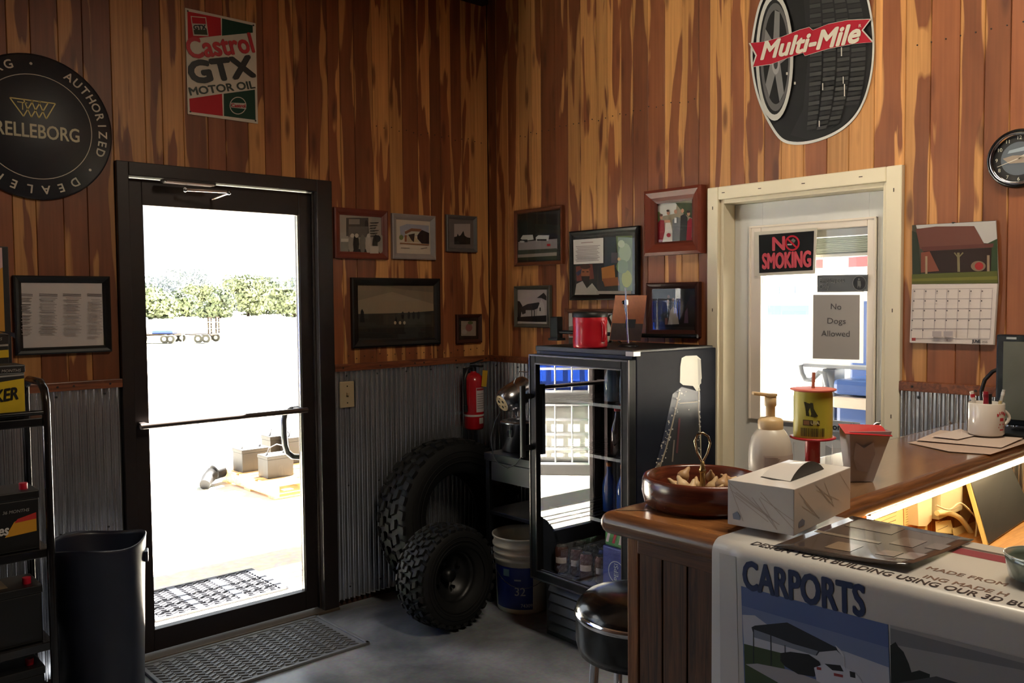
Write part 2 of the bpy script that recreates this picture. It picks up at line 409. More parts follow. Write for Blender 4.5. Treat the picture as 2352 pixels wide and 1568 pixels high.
def rail(parent, s0, s1, side):
    m = MB()
    if side == 'L': m.bb((-s1, -.024, TB), (-s0, .018, TT), RAIL, .003)
    else: m.bb((-.024, -s1, TB), (.018, -s0, TT), RAIL, .003)
    o = m.build('rail', parent)
    m = MB(); sm = M((30, 26, 24), .5)
    s = s0+.05
    while s < s1:
        z = (TB+TT)/2
        m.cyl((-s, -.024, z) if side == 'L' else (-.024, -s, z), (-s, -.026, z) if side == 'L' else (-.026, -s, z), .0045, sm, n=8)
        s += random.choice((.06, .14, .22))
    tag(m.build('screw_head', o), kind='stuff')
rail(WALL_L, 0, -DX1, 'L'); rail(WALL_L, -DX0, 2.8, 'L'); rail(WALL_R, .024, -EY0, 'R'); rail(WALL_R, -EY1, 4.6, 'R')
t = MB(); t.bb((-.28, -.05, 3.215), (-.03, .0, ZC), M((38, 24, 16), .6)); tag(t.build('trim_1'), kind='structure')

# ================================================================== glass door in the left wall
d1 = struct('door_1', ((DX0+DX1)/2, 0, 0)); ox = (DX0+DX1)/2
def dbox(lo, hi, name, mat=BRONZE, bev=.003, par=None, off=None):
    off = ox if off is None else off
    m = MB(); m.bb((lo[0]-off, lo[1], lo[2]), (hi[0]-off, hi[1], hi[2]), mat, bev); return m.build(name, par or d1)
dbox((DX0, -.022, 0), (-2.0, .085, DZ), 'jamb'); dbox((-1.118, -.022, 0), (DX1, .085, DZ), 'jamb'); dbox((-2.0, -.022, 2.088), (-1.118, .085, DZ), 'header')
dbox((-1.128, .008, .02), (-1.119, .03, 2.088), 'door_stop', M((70, 62, 58), .3, .6), .001)
GX0, GX1, GZ0, GZ1 = -1.932, -1.19, .1175, 1.972
dbox((-1.996, .03, .022), (GX0, .075, 2.084), 'stile'); dbox((GX1, .03, .022), (-1.122, .075, 2.084), 'stile')
dbox((GX0, .03, GZ1), (GX1, .075, 2.084), 'top_rail'); dbox((GX0, .03, .022), (GX1, .075, GZ0), 'bottom_rail')
dbox((GX0, .049, GZ0), (GX1, .055, GZ1), 'pane', PANE, 0)
m = MB(); gk = M((150, 150, 140), .25, .7)
for x in (GX0, GX1-.006): m.bb((x-ox, .036, GZ0), (x+.006-ox, .049, GZ1), gk if x > -1.5 else BRONZE)
m.build('glazing_bead', d1)
dbox((DX0, -.03, 0), (DX1, .09, .014), 'threshold', M((92, 80, 68), .5, .4), .003)
p0 = PA(323, 980, -.03)-Vector((ox, 0, 0)); p1 = PA(706, 941, -.03)-Vector((ox, 0, 0))
m = MB(); zb = (p0.z+p1.z)/2; m.tube([(p0.x, -.03, zb), (p1.x, -.03, zb)], .0125, M((96, 86, 82), .3, .7), 14)
for x in (p0.x+.02, p1.x-.03): m.bb((x-.012, -.03, zb-.012), (x+.012, .032, zb+.012), BRONZE)
m.build('push_bar', d1)
pu = [PA(*p, .13)-Vector((ox, 0, 0)) for p in ((720, 934), (690, 937), (668, 940), (655, 950), (652, 965), (653, 1000), (655, 1022), (660, 1038), (672, 1048), (695, 1050), (722, 1050))]
m = MB(); m.tube(pu, .0145, BLACKG, 14)
for q in (pu[0], pu[-1]): m.cyl(q, (q.x, .07, q.z), .0145, BLACKG)
m.build('pull_handle', d1)
# closer
cl0, cl1 = PA(372, 408, -.05), PA(492, 428, -.05)
m = MB(); m.bb((cl0.x-ox, -.075, cl1.z), (cl1.x-ox, -.022, cl0.z-.004), BRONZE, .006); m.bb((cl0.x-ox+.01, -.0755, cl1.z-.002), (cl1.x-ox-.01, -.03, cl1.z+.004), M((160, 150, 146), .3, .6))
cb = m.build('closer', d1)
m = MB(); v_ = Vector((ox, 0, 0)); am = M((190, 170, 160), .3, .7)
m.tube([PA(430, 436, -.06)-v_, PA(525, 441, -.12)-v_], .006, am, 8); m.tube([PA(525, 443, -.12)-v_, PA(487, 457, .02)-v_], .006, am, 8)
m.ball(PA(525, 442, -.12)-v_, .011, STEEL); m.ball(PA(425, 436, -.05)-v_, .01, STEEL); m.build('closer_arm', cb)

# ================================================================== white door in the right wall
d2 = struct('door_2', (0, (OY0+OY1)/2, 0)); oy = (OY0+OY1)/2
IVORY = M((232, 222, 196), .45, noise=.05, ns=8)
DOORW = M((222, 224, 224), .42, noise=.03, ns=5)
def ebox(lo, hi, name, mat, bev=.003, par=None):
    m = MB(); m.bb((lo[0], lo[1]-oy, lo[2]), (hi[0], hi[1]-oy, hi[2]), mat, bev); return m.build(name, par or d2)
for lo, hi in (((-.018, OY0, 0), (.02, EY0, EZ)), ((-.018, EY1, 0), (.02, OY1, EZ))):
    c = ebox(lo, hi, 'casing', IVORY, .005)
c = ebox((-.018, OY1, OZ), (.02, OY0, EZ), 'casing', IVORY, .005)
m = MB(); nm = M((60, 40, 30), .5)
for y in (-1.6, -1.78, -1.98, -2.22): m.box((-.0185, y-oy, (OZ+EZ)/2), (.002, .014, .003), nm)
for z in (1.95, 1.5, 1.1): m.box((-.0185, EY0-.03-oy, z), (.002, .003, .014), nm); m.box((-.0185, EY1+.03-oy, z), (.002, .003, .014), nm)
m.build('nail_slot', c)
for y0, y1 in ((OY0-.018, OY0), (OY1, OY1+.018)): ebox((.0, y0, 0), (.16, y1, OZ), 'jamb', IVORY, .002)
ebox((.0, OY1+.018, OZ-.018), (.16, OY0-.018, OZ), 'jamb', IVORY, .002)
LX = .085
fo0, fo1 = PB(1722, 520, LX-.012), PB(2009, 992, LX-.012)
go0, go1 = PB(1752, 545, LX), PB(1991, 984, LX)
FY0, FY1, FZ0, FZ1 = fo0.y, fo1.y, fo1.z, fo0.z; HY0, HY1, HZ0, HZ1 = go0.y, go1.y, go1.z, FZ1-.035
LY0, LY1 = OY0-.02, OY1+.02
ebox((LX, LY1, .012), (LX+.042, HY1, OZ-.02), 'leaf_stile', DOORW, .002); ebox((LX, HY0, .012), (LX+.042, LY0, OZ-.02), 'leaf_stile', DOORW, .002)
ebox((LX, HY1, HZ1), (LX+.042, HY0, OZ-.02), 'leaf_rail', DOORW, 0); ebox((LX, HY1, .012), (LX+.042, HY0, HZ0), 'leaf_rail', DOORW, 0)
m = MB(); IV = M((238, 228, 216), .4)
for lo, hi in (((0, FY1, FZ0), (0, HY1, FZ1)), ((0, HY0, FZ0), (0, FY0, FZ1)), ((0, HY1, HZ1), (0, HY0, FZ1)), ((0, HY1, FZ0), (0, HY0, HZ0))):
    m.bb((LX-.014, lo[1]-oy, lo[2]), (LX, hi[1]-oy, hi[2]), IV, .004)
for lo, hi in (((0, FY1-.0, FZ0), (0, FY1+.009, FZ1)), ((0, FY0-.009, FZ0), (0, FY0, FZ1)), ((0, FY1, FZ1-.009), (0, FY0, FZ1))):
    m.bb((LX-.02, lo[1]-oy, lo[2]), (LX, hi[1]-oy, hi[2]), IV, .003)
m.build('window_frame', d2)
ebox((LX+.016, HY1, HZ0), (LX+.021, HY0, HZ1), 'pane', PANE, 0)
# raised blind between the glass
bl = struct('window_blind', (LX+.03, (HY0+HY1)/2, 0)); bl.parent = d2; bl.location = (LX+.032, (HY0+HY1)/2-oy, 0); del bl['kind']
zb0 = PB(1900, 584, LX+.03).z; wv = abs(HY1-HY0)-.01
m = MB(); m.bb((-.012, -wv/2, HZ1-.03), (.012, wv/2, HZ1), WHITE, .002); m.build('headrail', bl)
nsl = 9; m = MB(); m.box((0, 0, 0), (.02, wv, .003), M((188, 196, 186), .5)); sl = m.build('slat', bl); sl.location = (0, 0, zb0+.004); sl.rotation_euler = (0, .5, 0)
for i in range(1, nsl):
    o = sl.copy(); COL.objects.link(o); o.parent = bl; o.location = (0, 0, zb0+.004+i*(HZ1-.035-zb0)/nsl)
m = MB(); m.bb((-.012, -wv/2, zb0-.012), (.012, wv/2, zb0), WHITE, .002); m.build('bottom_rail', bl)
k = PB(2026, 982, LX-.02); m = MB()
rotk = Matrix.Rotation(-PI/2, 3, 'Y')
m.lathe([(0.0001, .062), (.016, .061), (.026, .05), (.028, .04), (.022, .028), (.011, .018), (.011, .006), (.03, .004), (.031, 0)], CHROME, 28, (LX, k.y-oy, k.z), rotk); m.build('knob', d2)

# made-up ceiling fixture, out of view, around the added light
lf = struct('added_ceiling_light', (-1.35, -3.15, ZC)); 
m = MB(); m.bb((-.16, -.64, -.06), (.16, .64, 0), WHITE, .004); m.build('housing', lf)
m = MB(); m.bb((-.15, -.62, -.095), (.15, .62, -.06), M((250, 240, 220), .4, emit=.6), .01); m.build('diffuser', lf)
# ================================================================== outside
G = -.06
grass = M((150, 150, 96), .9, noise=.2, ns=.3)
m = MB(); m.bb((-60, .16, G-.3), (60, 28, G), YARD); m.bb((.16, -30, G-.3), (60, .16, G), YARD); m.bb((-60, -30, G-.3), (-6.7, .16, G), YARD); tag(m.build('yard_ground'), kind='structure')
m = MB(); m.bb((-180, 28, G-.5), (260, 300, G-.02), M((205, 200, 170), .9, noise=.08, ns=.2)); m.bb((60, -120, G-.5), (260, 28, G-.02), M((205, 200, 170), .9)); tag(m.build('field_ground'), kind='structure')
m = MB(); m.bb((-6.62, .16, ZC+.1), (.8, .5, ZC+.3), EXTW); tag(m.build('trim_2'), kind='structure')       # eave
# unseen open bay roof, added to keep sun off the white door's glass
m = MB(); m.bb((.16, -9, 3.5), (6.2, 1.2, 3.7), EXTW)
for y in (-8.8, 1.0): m.bb((5.9, y-.1, G), (6.1, y+.1, 3.5), EXTW)
tag(m.build('added_bay_roof'), kind='structure')
# porch beam: its shadow lies across the apron
b0 = PZ(520, 1306, G); m = MB(); yb = b0.y+3.0*SUN_DIR.y/SUN_DIR.z
m.bb((-4.5, yb-.16, 2.94), (3.2, yb+.16, 3.1), EXTW); m.bb((3.1, yb-.06, G), (3.22, yb+.06, 2.94), EXTW); m.bb((-4.5, yb-.06, G), (-4.38, yb+.06, 2.94), EXTW)
for i in range(3): m.bb((-4.5, yb-.34-i*.09, 2.98), (3.2, yb-.31-i*.09, 3.02), EXTW)
for x in (-4.4, 3.1): m.bb((x, .14, 2.98), (x+.1, yb, 3.08), EXTW)
tag(m.build('trim_3'), kind='structure')
# ================================================================== things on the walls
def P2(pl, u, v, off):
    if pl == 'A': q = PA(u, v, -off); return q.x, q.z
    q = PB(u, v, -off); return -q.y, q.z
def wroot(name, label, cat, pl, s, z, group=None, tilt=0.):
    loc = (s, 0, z) if pl == 'A' else (0, -s, z)
    return thing(name, label, cat, loc, 0, group, (0, tilt, 0 if pl == 'A' else -PI/2))
def ell(cx, cy, rx, ry, n=24, a0=0, a1=2*PI, rot=0):
    out = []
    for i in range(n):
        a = a0+(a1-a0)*i/(n if a1-a0 > 6.2 else n-1); x, y = rx*math.cos(a), ry*math.sin(a)
        out.append((cx+x*math.cos(rot)-y*math.sin(rot), cy+x*math.sin(rot)+y*math.cos(rot)))
    return out
def line(pts, w):
    """thin band of half-width w (px) along a px polyline"""
    l, r = [], []
    for i, p in enumerate(pts):
        a = pts[max(0, i-1)]; b = pts[min(len(pts)-1, i+1)]; dx, dy = b[0]-a[0], b[1]-a[1]; n = math.hypot(dx, dy) or 1
        l.append((p[0]-dy/n*w, p[1]+dx/n*w)); r.append((p[0]+dy/n*w, p[1]-dx/n*w))
    return l+r[::-1]
def rect(u0, v0, u1, v1): return [(u0, v0), (u1, v0), (u1, v1), (u0, v1)]
def art(parent, pl, s, z, layers, off, name='picture', rough=.35, step=.00035, base=0.):
    """flat print: coloured shapes given in photo pixels, laid on the wall plane `off` metres out; `base` is how deep the root lies below that plane"""
    m = MB(); k = 0
    for L in layers:
        col, pts = L[0], L[1]; mt = L[2] if len(L) > 2 else M(col, max(rough, .5), spec=.25)
        q = [P2(pl, u, v, off) for u, v in pts]; k += 1
        m.add([(a-s, -(off-base)-k*step, b-z) for a, b in q], [tuple(range(len(q)))], mt)
    o = m.build(name, parent)
    return o
def wtext(parent, pl, s, z, st, L, R_, h, col, off, bold=0., shear=0., rough=.4, fit=True, space=1.):
    a = P2(pl, *L, off); b = P2(pl, *R_, off); w = math.hypot(b[0]-a[0], b[1]-a[1]); ang = math.atan2(b[1]-a[1], b[0]-a[0])
    return text(parent, st, h/.72, ((a[0]+b[0])/2-s, -off, (a[1]+b[1])/2-z), M(col, rough), bold*h, shear, 1, (0, -ang, 0), fit=w if fit else None, space=space)
def frame_mesh(m, w, h, fw, d, mat, lip=.55, lipmat=None):
    prof = [(0, 0), (0, d*.85), (fw*.22, d), (fw*.6, d*.78), (fw*.85, d*lip), (fw, d*lip*.8), (fw, d*.25)]
    for sx, sz, hor in ((1, 1, True), (1, -1, True), (1, 1, False), (-1, 1, False)):
        vs = []
        for t, y in prof:
            if hor: vs += [(-(w/2-t), -y, sz*(h/2-t)), ((w/2-t), -y, sz*(h/2-t))]
            else: vs += [(sx*(w/2-t), -y, -(h/2-t)), (sx*(w/2-t), -y, (h/2-t))]
        fs = [(2*i, 2*i+1, 2*i+3, 2*i+2) for i in range(len(prof)-1)]
        m.add(vs, fs[:4], mat); m.add(vs, fs[4:], lipmat or mat)
def picture(pl, name, label, TL, BR, fw, d, fcol, layers, tilt=0., rough=.35, mount=None, frough=.35, cat='picture', lip=None, group=None, gloss=True):
    off = d*.7; a = P2(pl, *TL, off); b = P2(pl, *BR, off); s, z = (a[0]+b[0])/2, (a[1]+b[1])/2; w, h = abs(b[0]-a[0]), abs(b[1]-a[1])
    r = wroot(name, label, cat, pl, s, z, group, tilt)
    m = MB(); fm = M(fcol, frough, noise=.12, ns=30); frame_mesh(m, w, h, fw, d, fm, lipmat=M(lip, .4) if lip else None)
    m.build('frame', r)
    m = MB(); m.bb((-w/2+fw*.5, -.006, -h/2+fw*.5), (w/2-fw*.5, -.0005, h/2-fw*.5), M(mount or layers[0][0], .6)); m.build('mount', r)
    art(r, pl, s, z, layers, .0065, rough=rough)
    if gloss:
        m = MB(); m.bb((-w/2+fw*.9, -.0125, -h/2+fw*.9), (w/2-fw*.9, -.0115, h/2-fw*.9), PANE_P); m.build('glass', r)
    return r

def people(x0, y0, cols, dx, h, skin=(150, 105, 85)):
    L = []
    for i, c in enumerate(cols):
        x = x0+dx*i; L.append((c, [(x-dx*.42, y0), (x-dx*.4, y0-h*.55), (x-dx*.25, y0-h*.75), (x+dx*.25, y0-h*.75), (x+dx*.4, y0-h*.55), (x+dx*.42, y0)]))
        L.append((skin, ell(x, y0-h*.85, dx*.2, h*.13, 10)))
    return L
GR = lambda v: (v, int(v*.95), int(v*.88))
# ---- left wall pictures
picture('A', 'framed_photograph', 'brown wood framed old photograph of a crowd with handwriting, next to the glass door', (767, 475), (892, 596), .035, .022, (112, 52, 40), [
    (GR(150), rect(781, 491, 878, 583)), (GR(70), rect(795, 500, 846, 542)), (GR(130), rect(801, 503, 826, 515)), (GR(45), [(836, 545), (838, 508), (841, 504), (846, 512), (847, 545)]), (GR(95), rect(800, 520, 845, 545)), (GR(190), rect(783, 548, 800, 555)),
    (GR(40), rect(782, 572, 878, 583)), (GR(120), rect(782, 556, 800, 580))] +
    [(GR(c), ell(x, 560, 7, 22, 12)) for x, c in ((806, 140), (817, 40), (832, 110), (845, 170), (862, 60), (873, 150))]+[(GR(185), ell(x, 541, 4.5, 5, 10)) for x in (808, 818, 846)]+[(GR(45), ell(866, 548, 7, 8, 10)), (GR(175), rect(848, 565, 868, 582))]+
    [(GR(50), line([(848, 512+i*6), (868-(i % 3)*3, 511+i*6)], .7)) for i in range(6)], lip=(120, 60, 50))
picture('A', 'framed_print', 'silver framed watercolour of a red barn', (900, 489), (1001, 597), .03, .02, (150, 142, 140), [
    ((205, 190, 172), rect(913, 502, 997, 587)), ((160, 160, 175), [(918, 520), (935, 514), (985, 518), (984, 540), (920, 545)]), ((190, 185, 170), rect(930, 528, 962, 540)),
    ((140, 95, 70), [(929, 532), (945, 524), (968, 526), (966, 532), (945, 531), (931, 538)]), ((150, 90, 60), rect(929, 540, 934, 555)), ((185, 165, 135), [(935, 540), (950, 537), (962, 556), (935, 556)]),
    ((45, 32, 34), [(937, 539), (952, 536), (950, 556), (945, 552)]), ((40, 28, 30), [(958, 540), (968, 528), (985, 535), (985, 560), (968, 559), (958, 548)]), ((120, 130, 80), ell(921, 545, 5, 6, 10)),
    ((150, 105, 75), [(918, 557), (985, 561), (984, 564), (918, 560)]), ((120, 100, 90), line([(920, 569), (940, 570)], .6)), ((120, 100, 90), line([(965, 571), (980, 569)], .6))], mount=(200, 185, 165))
picture('A', 'framed_photograph', 'small grey framed photograph of dark treetops with a wide grey mount', (1025, 492), (1096, 580), .022, .018, (96, 92, 90), [
    ((112, 102, 98), rect(1034, 503, 1088, 571)), ((175, 160, 155), rect(1043, 514, 1080, 561)), ((38, 36, 34), [(1043, 561), (1043, 544), (1049, 543), (1051, 536), (1054, 542), (1058, 540), (1064, 530), (1067, 541), (1073, 545), (1080, 546), (1080, 561)])], mount=(112, 102, 98))
picture('A', 'framed_photograph', 'wide black framed sepia panorama of a field under cloudy sky, on the left wall', (807, 637), (1012, 790), .04, .02, (16, 15, 14), [
    ((128, 112, 92), rect(822, 650, 1002, 776)), ((146, 128, 104), [(822, 690), (900, 670), (1002, 700), (1002, 716), (822, 720)]), ((112, 100, 84), [(870, 655), (1002, 652), (1002, 672), (930, 665)]),
    ((52, 48, 40), [(822, 721), (880, 720), (940, 718), (1002, 713), (1002, 776), (822, 776)]), ((36, 34, 30), [(822, 755), (1002, 750), (1002, 776), (822, 776)]), ((62, 58, 50), rect(880, 722, 990, 745)),
    ((25, 23, 21), [(826, 740), (828, 714), (831, 709), (835, 716), (837, 740)]), ((24, 22, 20), [(905, 744), (909, 725), (913, 744)])]+[((175, 160, 135), ell(x, 741, 3, 4, 8)) for x in (907, 918, 928)]+[((28, 26, 24), ell(x, 724, 3.2, 9, 8)) for x in (924, 938, 949, 960)], gloss=True, mount=(44, 40, 36))
picture('A', 'framed_photograph', 'tiny dark square frame with a pink flower picture, lowest near the corner', (1049, 722), (1107, 786), .02, .02, (66, 34, 26), [
    ((36, 28, 24), rect(1054, 728, 1102, 780)), ((150, 135, 120), rect(1059, 737, 1093, 771)), ((140, 90, 85), ell(1077, 752, 8, 9, 12)), ((90, 95, 60), ell(1080, 741, 6, 4, 10)), ((165, 150, 140), ell(1066, 762, 6, 6, 10))], mount=(36, 28, 24))
cert = picture('A', 'framed_notice', 'black framed wide paper notice printed in four columns, left of the glass door', (30, 632), (257, 807), .028, .022, (20, 18, 18), [
    ((214, 206, 204), rect(40, 648, 241, 797))]+[((120, 110, 112), line([(x, 675+q), (x+w_, 676+q)], .9)) for x, w_ in ((43, 32), (90, 42), (144, 42), (200, 33)) for q in (0, 3.5)]+
    [((168, 160, 160) if (i % 4) else (150, 142, 142), line([(x+(i*7 % 5), 684+i*3.6), (x+w_-(i*5 % 9), 684.6+i*3.6)], .8)) for x, w_ in ((47, 26), (92, 38), (148, 36), (203, 28)) for i in range(24) if (i*3+x) % 7], gloss=True, cat='notice')
# ---- right wall pictures
picture('B', 'framed_photograph', 'brown framed aerial photograph of a white building among dark trees', (1181, 484), (1292, 606), .022, .022, (110, 60, 38), [
    ((20, 26, 20), rect(1185, 491, 1280, 597)), ((150, 142, 140), [(1185, 556), (1280, 548), (1280, 572), (1185, 580)]), ((190, 190, 186), [(1196, 548), (1201, 540), (1224, 539), (1226, 550), (1204, 553)]), ((40, 40, 44), rect(1198, 550, 1212, 556)),
    ((196, 196, 192), [(1231, 545), (1237, 540), (1262, 540), (1260, 553), (1232, 554)]), ((50, 45, 45), rect(1234, 549, 1256, 553)), ((170, 40, 44), rect(1257, 560, 1265, 565)), ((190, 190, 188), ell(1200, 555, 6, 2.4, 8)),
    ((64, 72, 60), [(1185, 575), (1280, 570), (1280, 580), (1185, 584)]), ((150, 140, 130), [(1185, 585), (1280, 579), (1280, 587), (1185, 592)]), ((45, 58, 38), [(1185, 592), (1280, 587), (1280, 597), (1185, 597)])], lip=(60, 34, 22))
picture('B', 'framed_print', 'black framed collage with a typed white sheet, a bearded man and autumn trees', (1308, 532), (1467, 688), .03, .022, (18, 18, 18), [
    ((54, 52, 50), rect(1318, 541, 1453, 677)), ((62, 68, 74), rect(1388, 544, 1415, 615)), ((110, 125, 84), [(1415, 542), (1453, 541), (1453, 668), (1425, 668), (1420, 600)]),
    ((150, 165, 120), ell(1436, 580, 14, 22, 14)), ((160, 165, 70), ell(1440, 640, 12, 20, 14)), ((120, 140, 90), ell(1430, 612, 14, 16, 12)), ((175, 185, 140), ell(1428, 560, 8, 9, 10)), ((172, 110, 52), [(1382, 615), (1412, 608), (1415, 650), (1384, 645)]), ((140, 84, 44), [(1384, 640), (1420, 636), (1424, 655), (1390, 658)]),
    ((90, 84, 90), rect(1405, 580, 1420, 604)), ((200, 160, 80), ell(1423, 595, 4, 4, 8)), ((120, 60, 50), [(1324, 612), (1362, 606), (1366, 640), (1326, 646)]), ((60, 60, 84), [(1324, 626), (1340, 616), (1344, 622), (1328, 634)]), ((150, 90, 60), ell(1346, 628, 10, 18, 14)), ((70, 46, 34), ell(1346, 612, 12, 6, 12)), ((46, 34, 28), [(1337, 634), (1356, 634), (1354, 655), (1346, 662), (1340, 654)]),
    ((30, 24, 22), line([(1339, 624), (1344, 624)], .9)), ((30, 24, 22), line([(1349, 624), (1354, 624)], .9)), ((160, 152, 144), [(1322, 677), (1326, 652), (1340, 645), (1350, 662), (1362, 650), (1376, 668), (1378, 677)]), ((150, 140, 130), rect(1372, 668, 1452, 675)),
    ((212, 206, 202), [(1319, 551), (1388, 546), (1388, 604), (1320, 607)])]+[((150, 140, 140), line([(1325+(i % 3)*2, 567+i*3.4-.4), (1381-(i*5 % 8), 563.5+i*3.4)], .7)) for i in range(11)]+[((150, 120, 120), line([(1338, 558), (1366, 556)], .7))], lip=(40, 40, 40))
picture('B', 'framed_photograph', 'thick reddish wood frame around a colour photograph of a wedding group', (1481, 440), (1612, 581), .062, .045, (118, 56, 40), [
    ((150, 140, 120), rect(1505, 466, 1597, 558)), ((205, 205, 200), [(1505, 466), (1555, 466), (1552, 490), (1505, 500)]), ((60, 74, 48), [(1552, 466), (1597, 466), (1597, 505), (1570, 490)]), ((110, 130, 80), ell(1512, 498, 8, 12, 12)),
    ((140, 28, 42), [(1511, 556), (1511, 512), (1517, 505), (1526, 506), (1529, 556)]), ((216, 210, 204), [(1522, 556), (1528, 530), (1529, 512), (1541, 510), (1545, 532), (1547, 556)]), ((112, 114, 120), [(1545, 556), (1545, 505), (1554, 498), (1563, 500), (1565, 555)]), ((40, 38, 42), [(1562, 555), (1564, 496), (1574, 490), (1580, 500), (1580, 554)]), ((150, 26, 44), [(1577, 553), (1580, 508), (1586, 500), (1594, 506), (1594, 552)])]+
    [((190, 140, 115), ell(x, y, 3.6, 5, 10)) for x, y in ((1520, 499), (1536, 489), (1553, 486), (1569, 484), (1583, 491))]+[((190, 140, 115), rect(1528, 505, 1541, 511)), ((190, 140, 115), line([(1593, 510), (1592, 545)], 1.6)), ((92, 60, 46), ell(1520, 494, 4.4, 3, 10)), ((60, 36, 28), ell(1536, 484, 3.6, 2.6, 10)), ((50, 30, 26), ell(1583, 486, 4.2, 3, 10)), ((215, 215, 215), rect(1551, 500, 1556, 512)), ((150, 30, 44), ell(1538, 540, 5, 5, 8))], lip=(90, 40, 30))
picture('B', 'framed_photograph', 'grey framed black and white photograph of a gabled house', (1181, 657), (1264, 753), .02, .02, (86, 84, 74), [
    ((176, 164, 160), rect(1187, 665, 1256, 744)), ((40, 38, 36), [(1187, 690), (1194, 692), (1200, 702), (1196, 730), (1187, 732)]), ((46, 44, 42), [(1196, 706), (1212, 698), (1238, 694), (1244, 704), (1222, 714), (1200, 722)]), ((192, 184, 178), [(1232, 726), (1236, 706), (1244, 686), (1250, 700), (1252, 726)]), ((170, 160, 156), rect(1208, 712, 1234, 726)), ((40, 38, 36), line([(1222, 712), (1222, 728)], .9)), ((40, 38, 36), line([(1228, 712), (1228, 728)], .9)), ((60, 58, 54), rect(1240, 706, 1243, 714)),
    ((30, 28, 27), [(1187, 728), (1256, 724), (1256, 740), (1187, 737)]), ((50, 46, 44), [(1234, 684), (1250, 672), (1256, 680), (1256, 690), (1244, 684)]), ((185, 178, 172), rect(1190, 739, 1256, 743))], mount=(86, 84, 74), tilt=.0)
picture('B', 'framed_document', 'brown framed pale print half hidden behind the red canister', (1297, 709), (1412, 815), .022, .02, (104, 66, 48), [
    ((190, 186, 176), rect(1305, 721, 1405, 808)), ((120, 124, 110), [(1306, 750), (1330, 745), (1340, 760), (1306, 766)]), ((150, 80, 70), rect(1308, 766, 1322, 772)), ((90, 92, 88), rect(1306, 775, 1330, 790))])
picture('B', 'framed_photograph', 'dark wood framed photograph of a couple, glossy with daylight', (1485, 650), (1606, 774), .03, .026, (64, 36, 32), [
    ((26, 24, 24), rect(1500, 662, 1598, 750)), ((30, 28, 28), [(1524, 724), (1527, 695), (1532, 686), (1540, 686), (1544, 700), (1540, 728), (1526, 730)]), ((165, 158, 150), [(1534, 745), (1540, 712), (1546, 704), (1554, 708), (1560, 744)]), ((120, 84, 70), ell(1536, 681, 3, 4.4, 10)), ((120, 84, 70), ell(1547, 688, 3, 4.2, 10)), ((120, 84, 70), rect(1528, 730, 1534, 745)), ((190, 188, 186), rect(1533, 688, 1537, 702)), ((80, 60, 80), [(1572, 742), (1574, 716), (1580, 706), (1582, 742)])], mount=(28, 26, 26))

# ---- round dealer sign
c = P2('A', 0, 0, 0); s, z, R = -2.342, 2.245, .283
r = wroot('round_dealer_sign', 'round black dealer sign with white ring lettering on the left wall', 'sign', 'A', s, z)
SG = (30, 30, 36)
m = MB(); m.lathe([(.0001, .018), (R-.008, .018), (R, .012), (R, 0)], M(SG, .45), 64, mtx=Matrix.Rotation(PI/2, 3, 'X')); m.build('disc', r)
m = MB(); m.lathe([(.2005, .0185), (.2035, .0185)], M((190, 180, 165), .5), 72, mtx=Matrix.Rotation(PI/2, 3, 'X')); m.build('ring_line', r)
SIG = M((196, 188, 172), .5); me_parts = []
def ring(word, a0, a1):
    for i, ch in enumerate(word):
        a = math.radians(a0+(a1-a0)*i/max(1, len(word)-1)); rr = .243
        if ch == '.': 
            m = MB(); m.cyl((rr*math.sin(a), -.0182, rr*math.cos(a)), (rr*math.sin(a), -.019, rr*math.cos(a)), .0055, SIG, n=10); m.build('dot', r)
        else: text(r, ch, .046, (rr*math.sin(a), -.0187, rr*math.cos(a)), SIG, rot=(0, a, 0), bold=.0008)
ring('TRELLEBORG', 250, 338); ring('.', 357, 357); ring('AUTHORIZED', 30, 108); ring('.', 128, 128); ring('DEALER', 147, 214); ring('.', 233, 233)
text(r, 'TRELLEBORG', .075, (-.012, -.0187, -.02), M((196, 190, 160), .5), bold=.0012, fit=.335)
m = MB(); gold = M((150, 132, 70), .4, .3)
def seg(m, a, b, w, mat, y=-.0187):
    a, b = Vector((a[0], y, a[1])), Vector((b[0], y, b[1])); d = (b-a).normalized(); n = Vector((-d.z, 0, d.x))*w
    m.add([a-n, a+n, b+n, b-n], [(0, 1, 2, 3)], mat)
V = [(-.075, .095), (-.035, .028), (.005, .095)]
for dx in (0, .027, .054, .08):
    pts = [(-.09+dx*1.0+(0 if dx == 0 else .02), .1), (-.045+dx, .035), (-.01+dx, .1)]
    seg(m, pts[0], pts[1], .0022, gold); seg(m, pts[1], pts[2], .0022, gold)
seg(m, (-.09, .1), (.07, .1), .0022, gold); seg(m, (-.065, .088), (-.03, .088), .0018, gold); seg(m, (-.047, .088), (-.047, .06), .0018, gold); m.build('emblem', r)

# ---- motor oil sign
s, z = P2('A', 510, 155, 0); r = wroot('motor_oil_sign', 'red, white and green metal motor oil sign above the glass door', 'sign', 'A', s, z)
cr = [P2('A', *p, .004) for p in ((424, 19), (588, 52), (592, 283), (432, 263))]
x0, x1 = (cr[0][0]+cr[3][0])/2-s, (cr[1][0]+cr[2][0])/2-s; z1, z0 = (cr[0][1]+cr[1][1])/2-z, (cr[2][1]+cr[3][1])/2-z
m = MB(); m.bb((x0, -.004, z0), (x1, -.001, z1), M((206, 200, 184), .4, noise=.06), .0008)
for a in (x0+.012, x1-.012):
    for b in (z0+.012, z1-.012): m.cyl((a, -.004, b), (a, -.0055, b), .004, M((60, 45, 40), .5), n=8)
m.build('plate', r)
q = lambda *a: [(u/3.266, v/3.266) for u, v in a]
RED, GRN, BLK = (186, 26, 40), (22, 62, 44), (22, 22, 22)
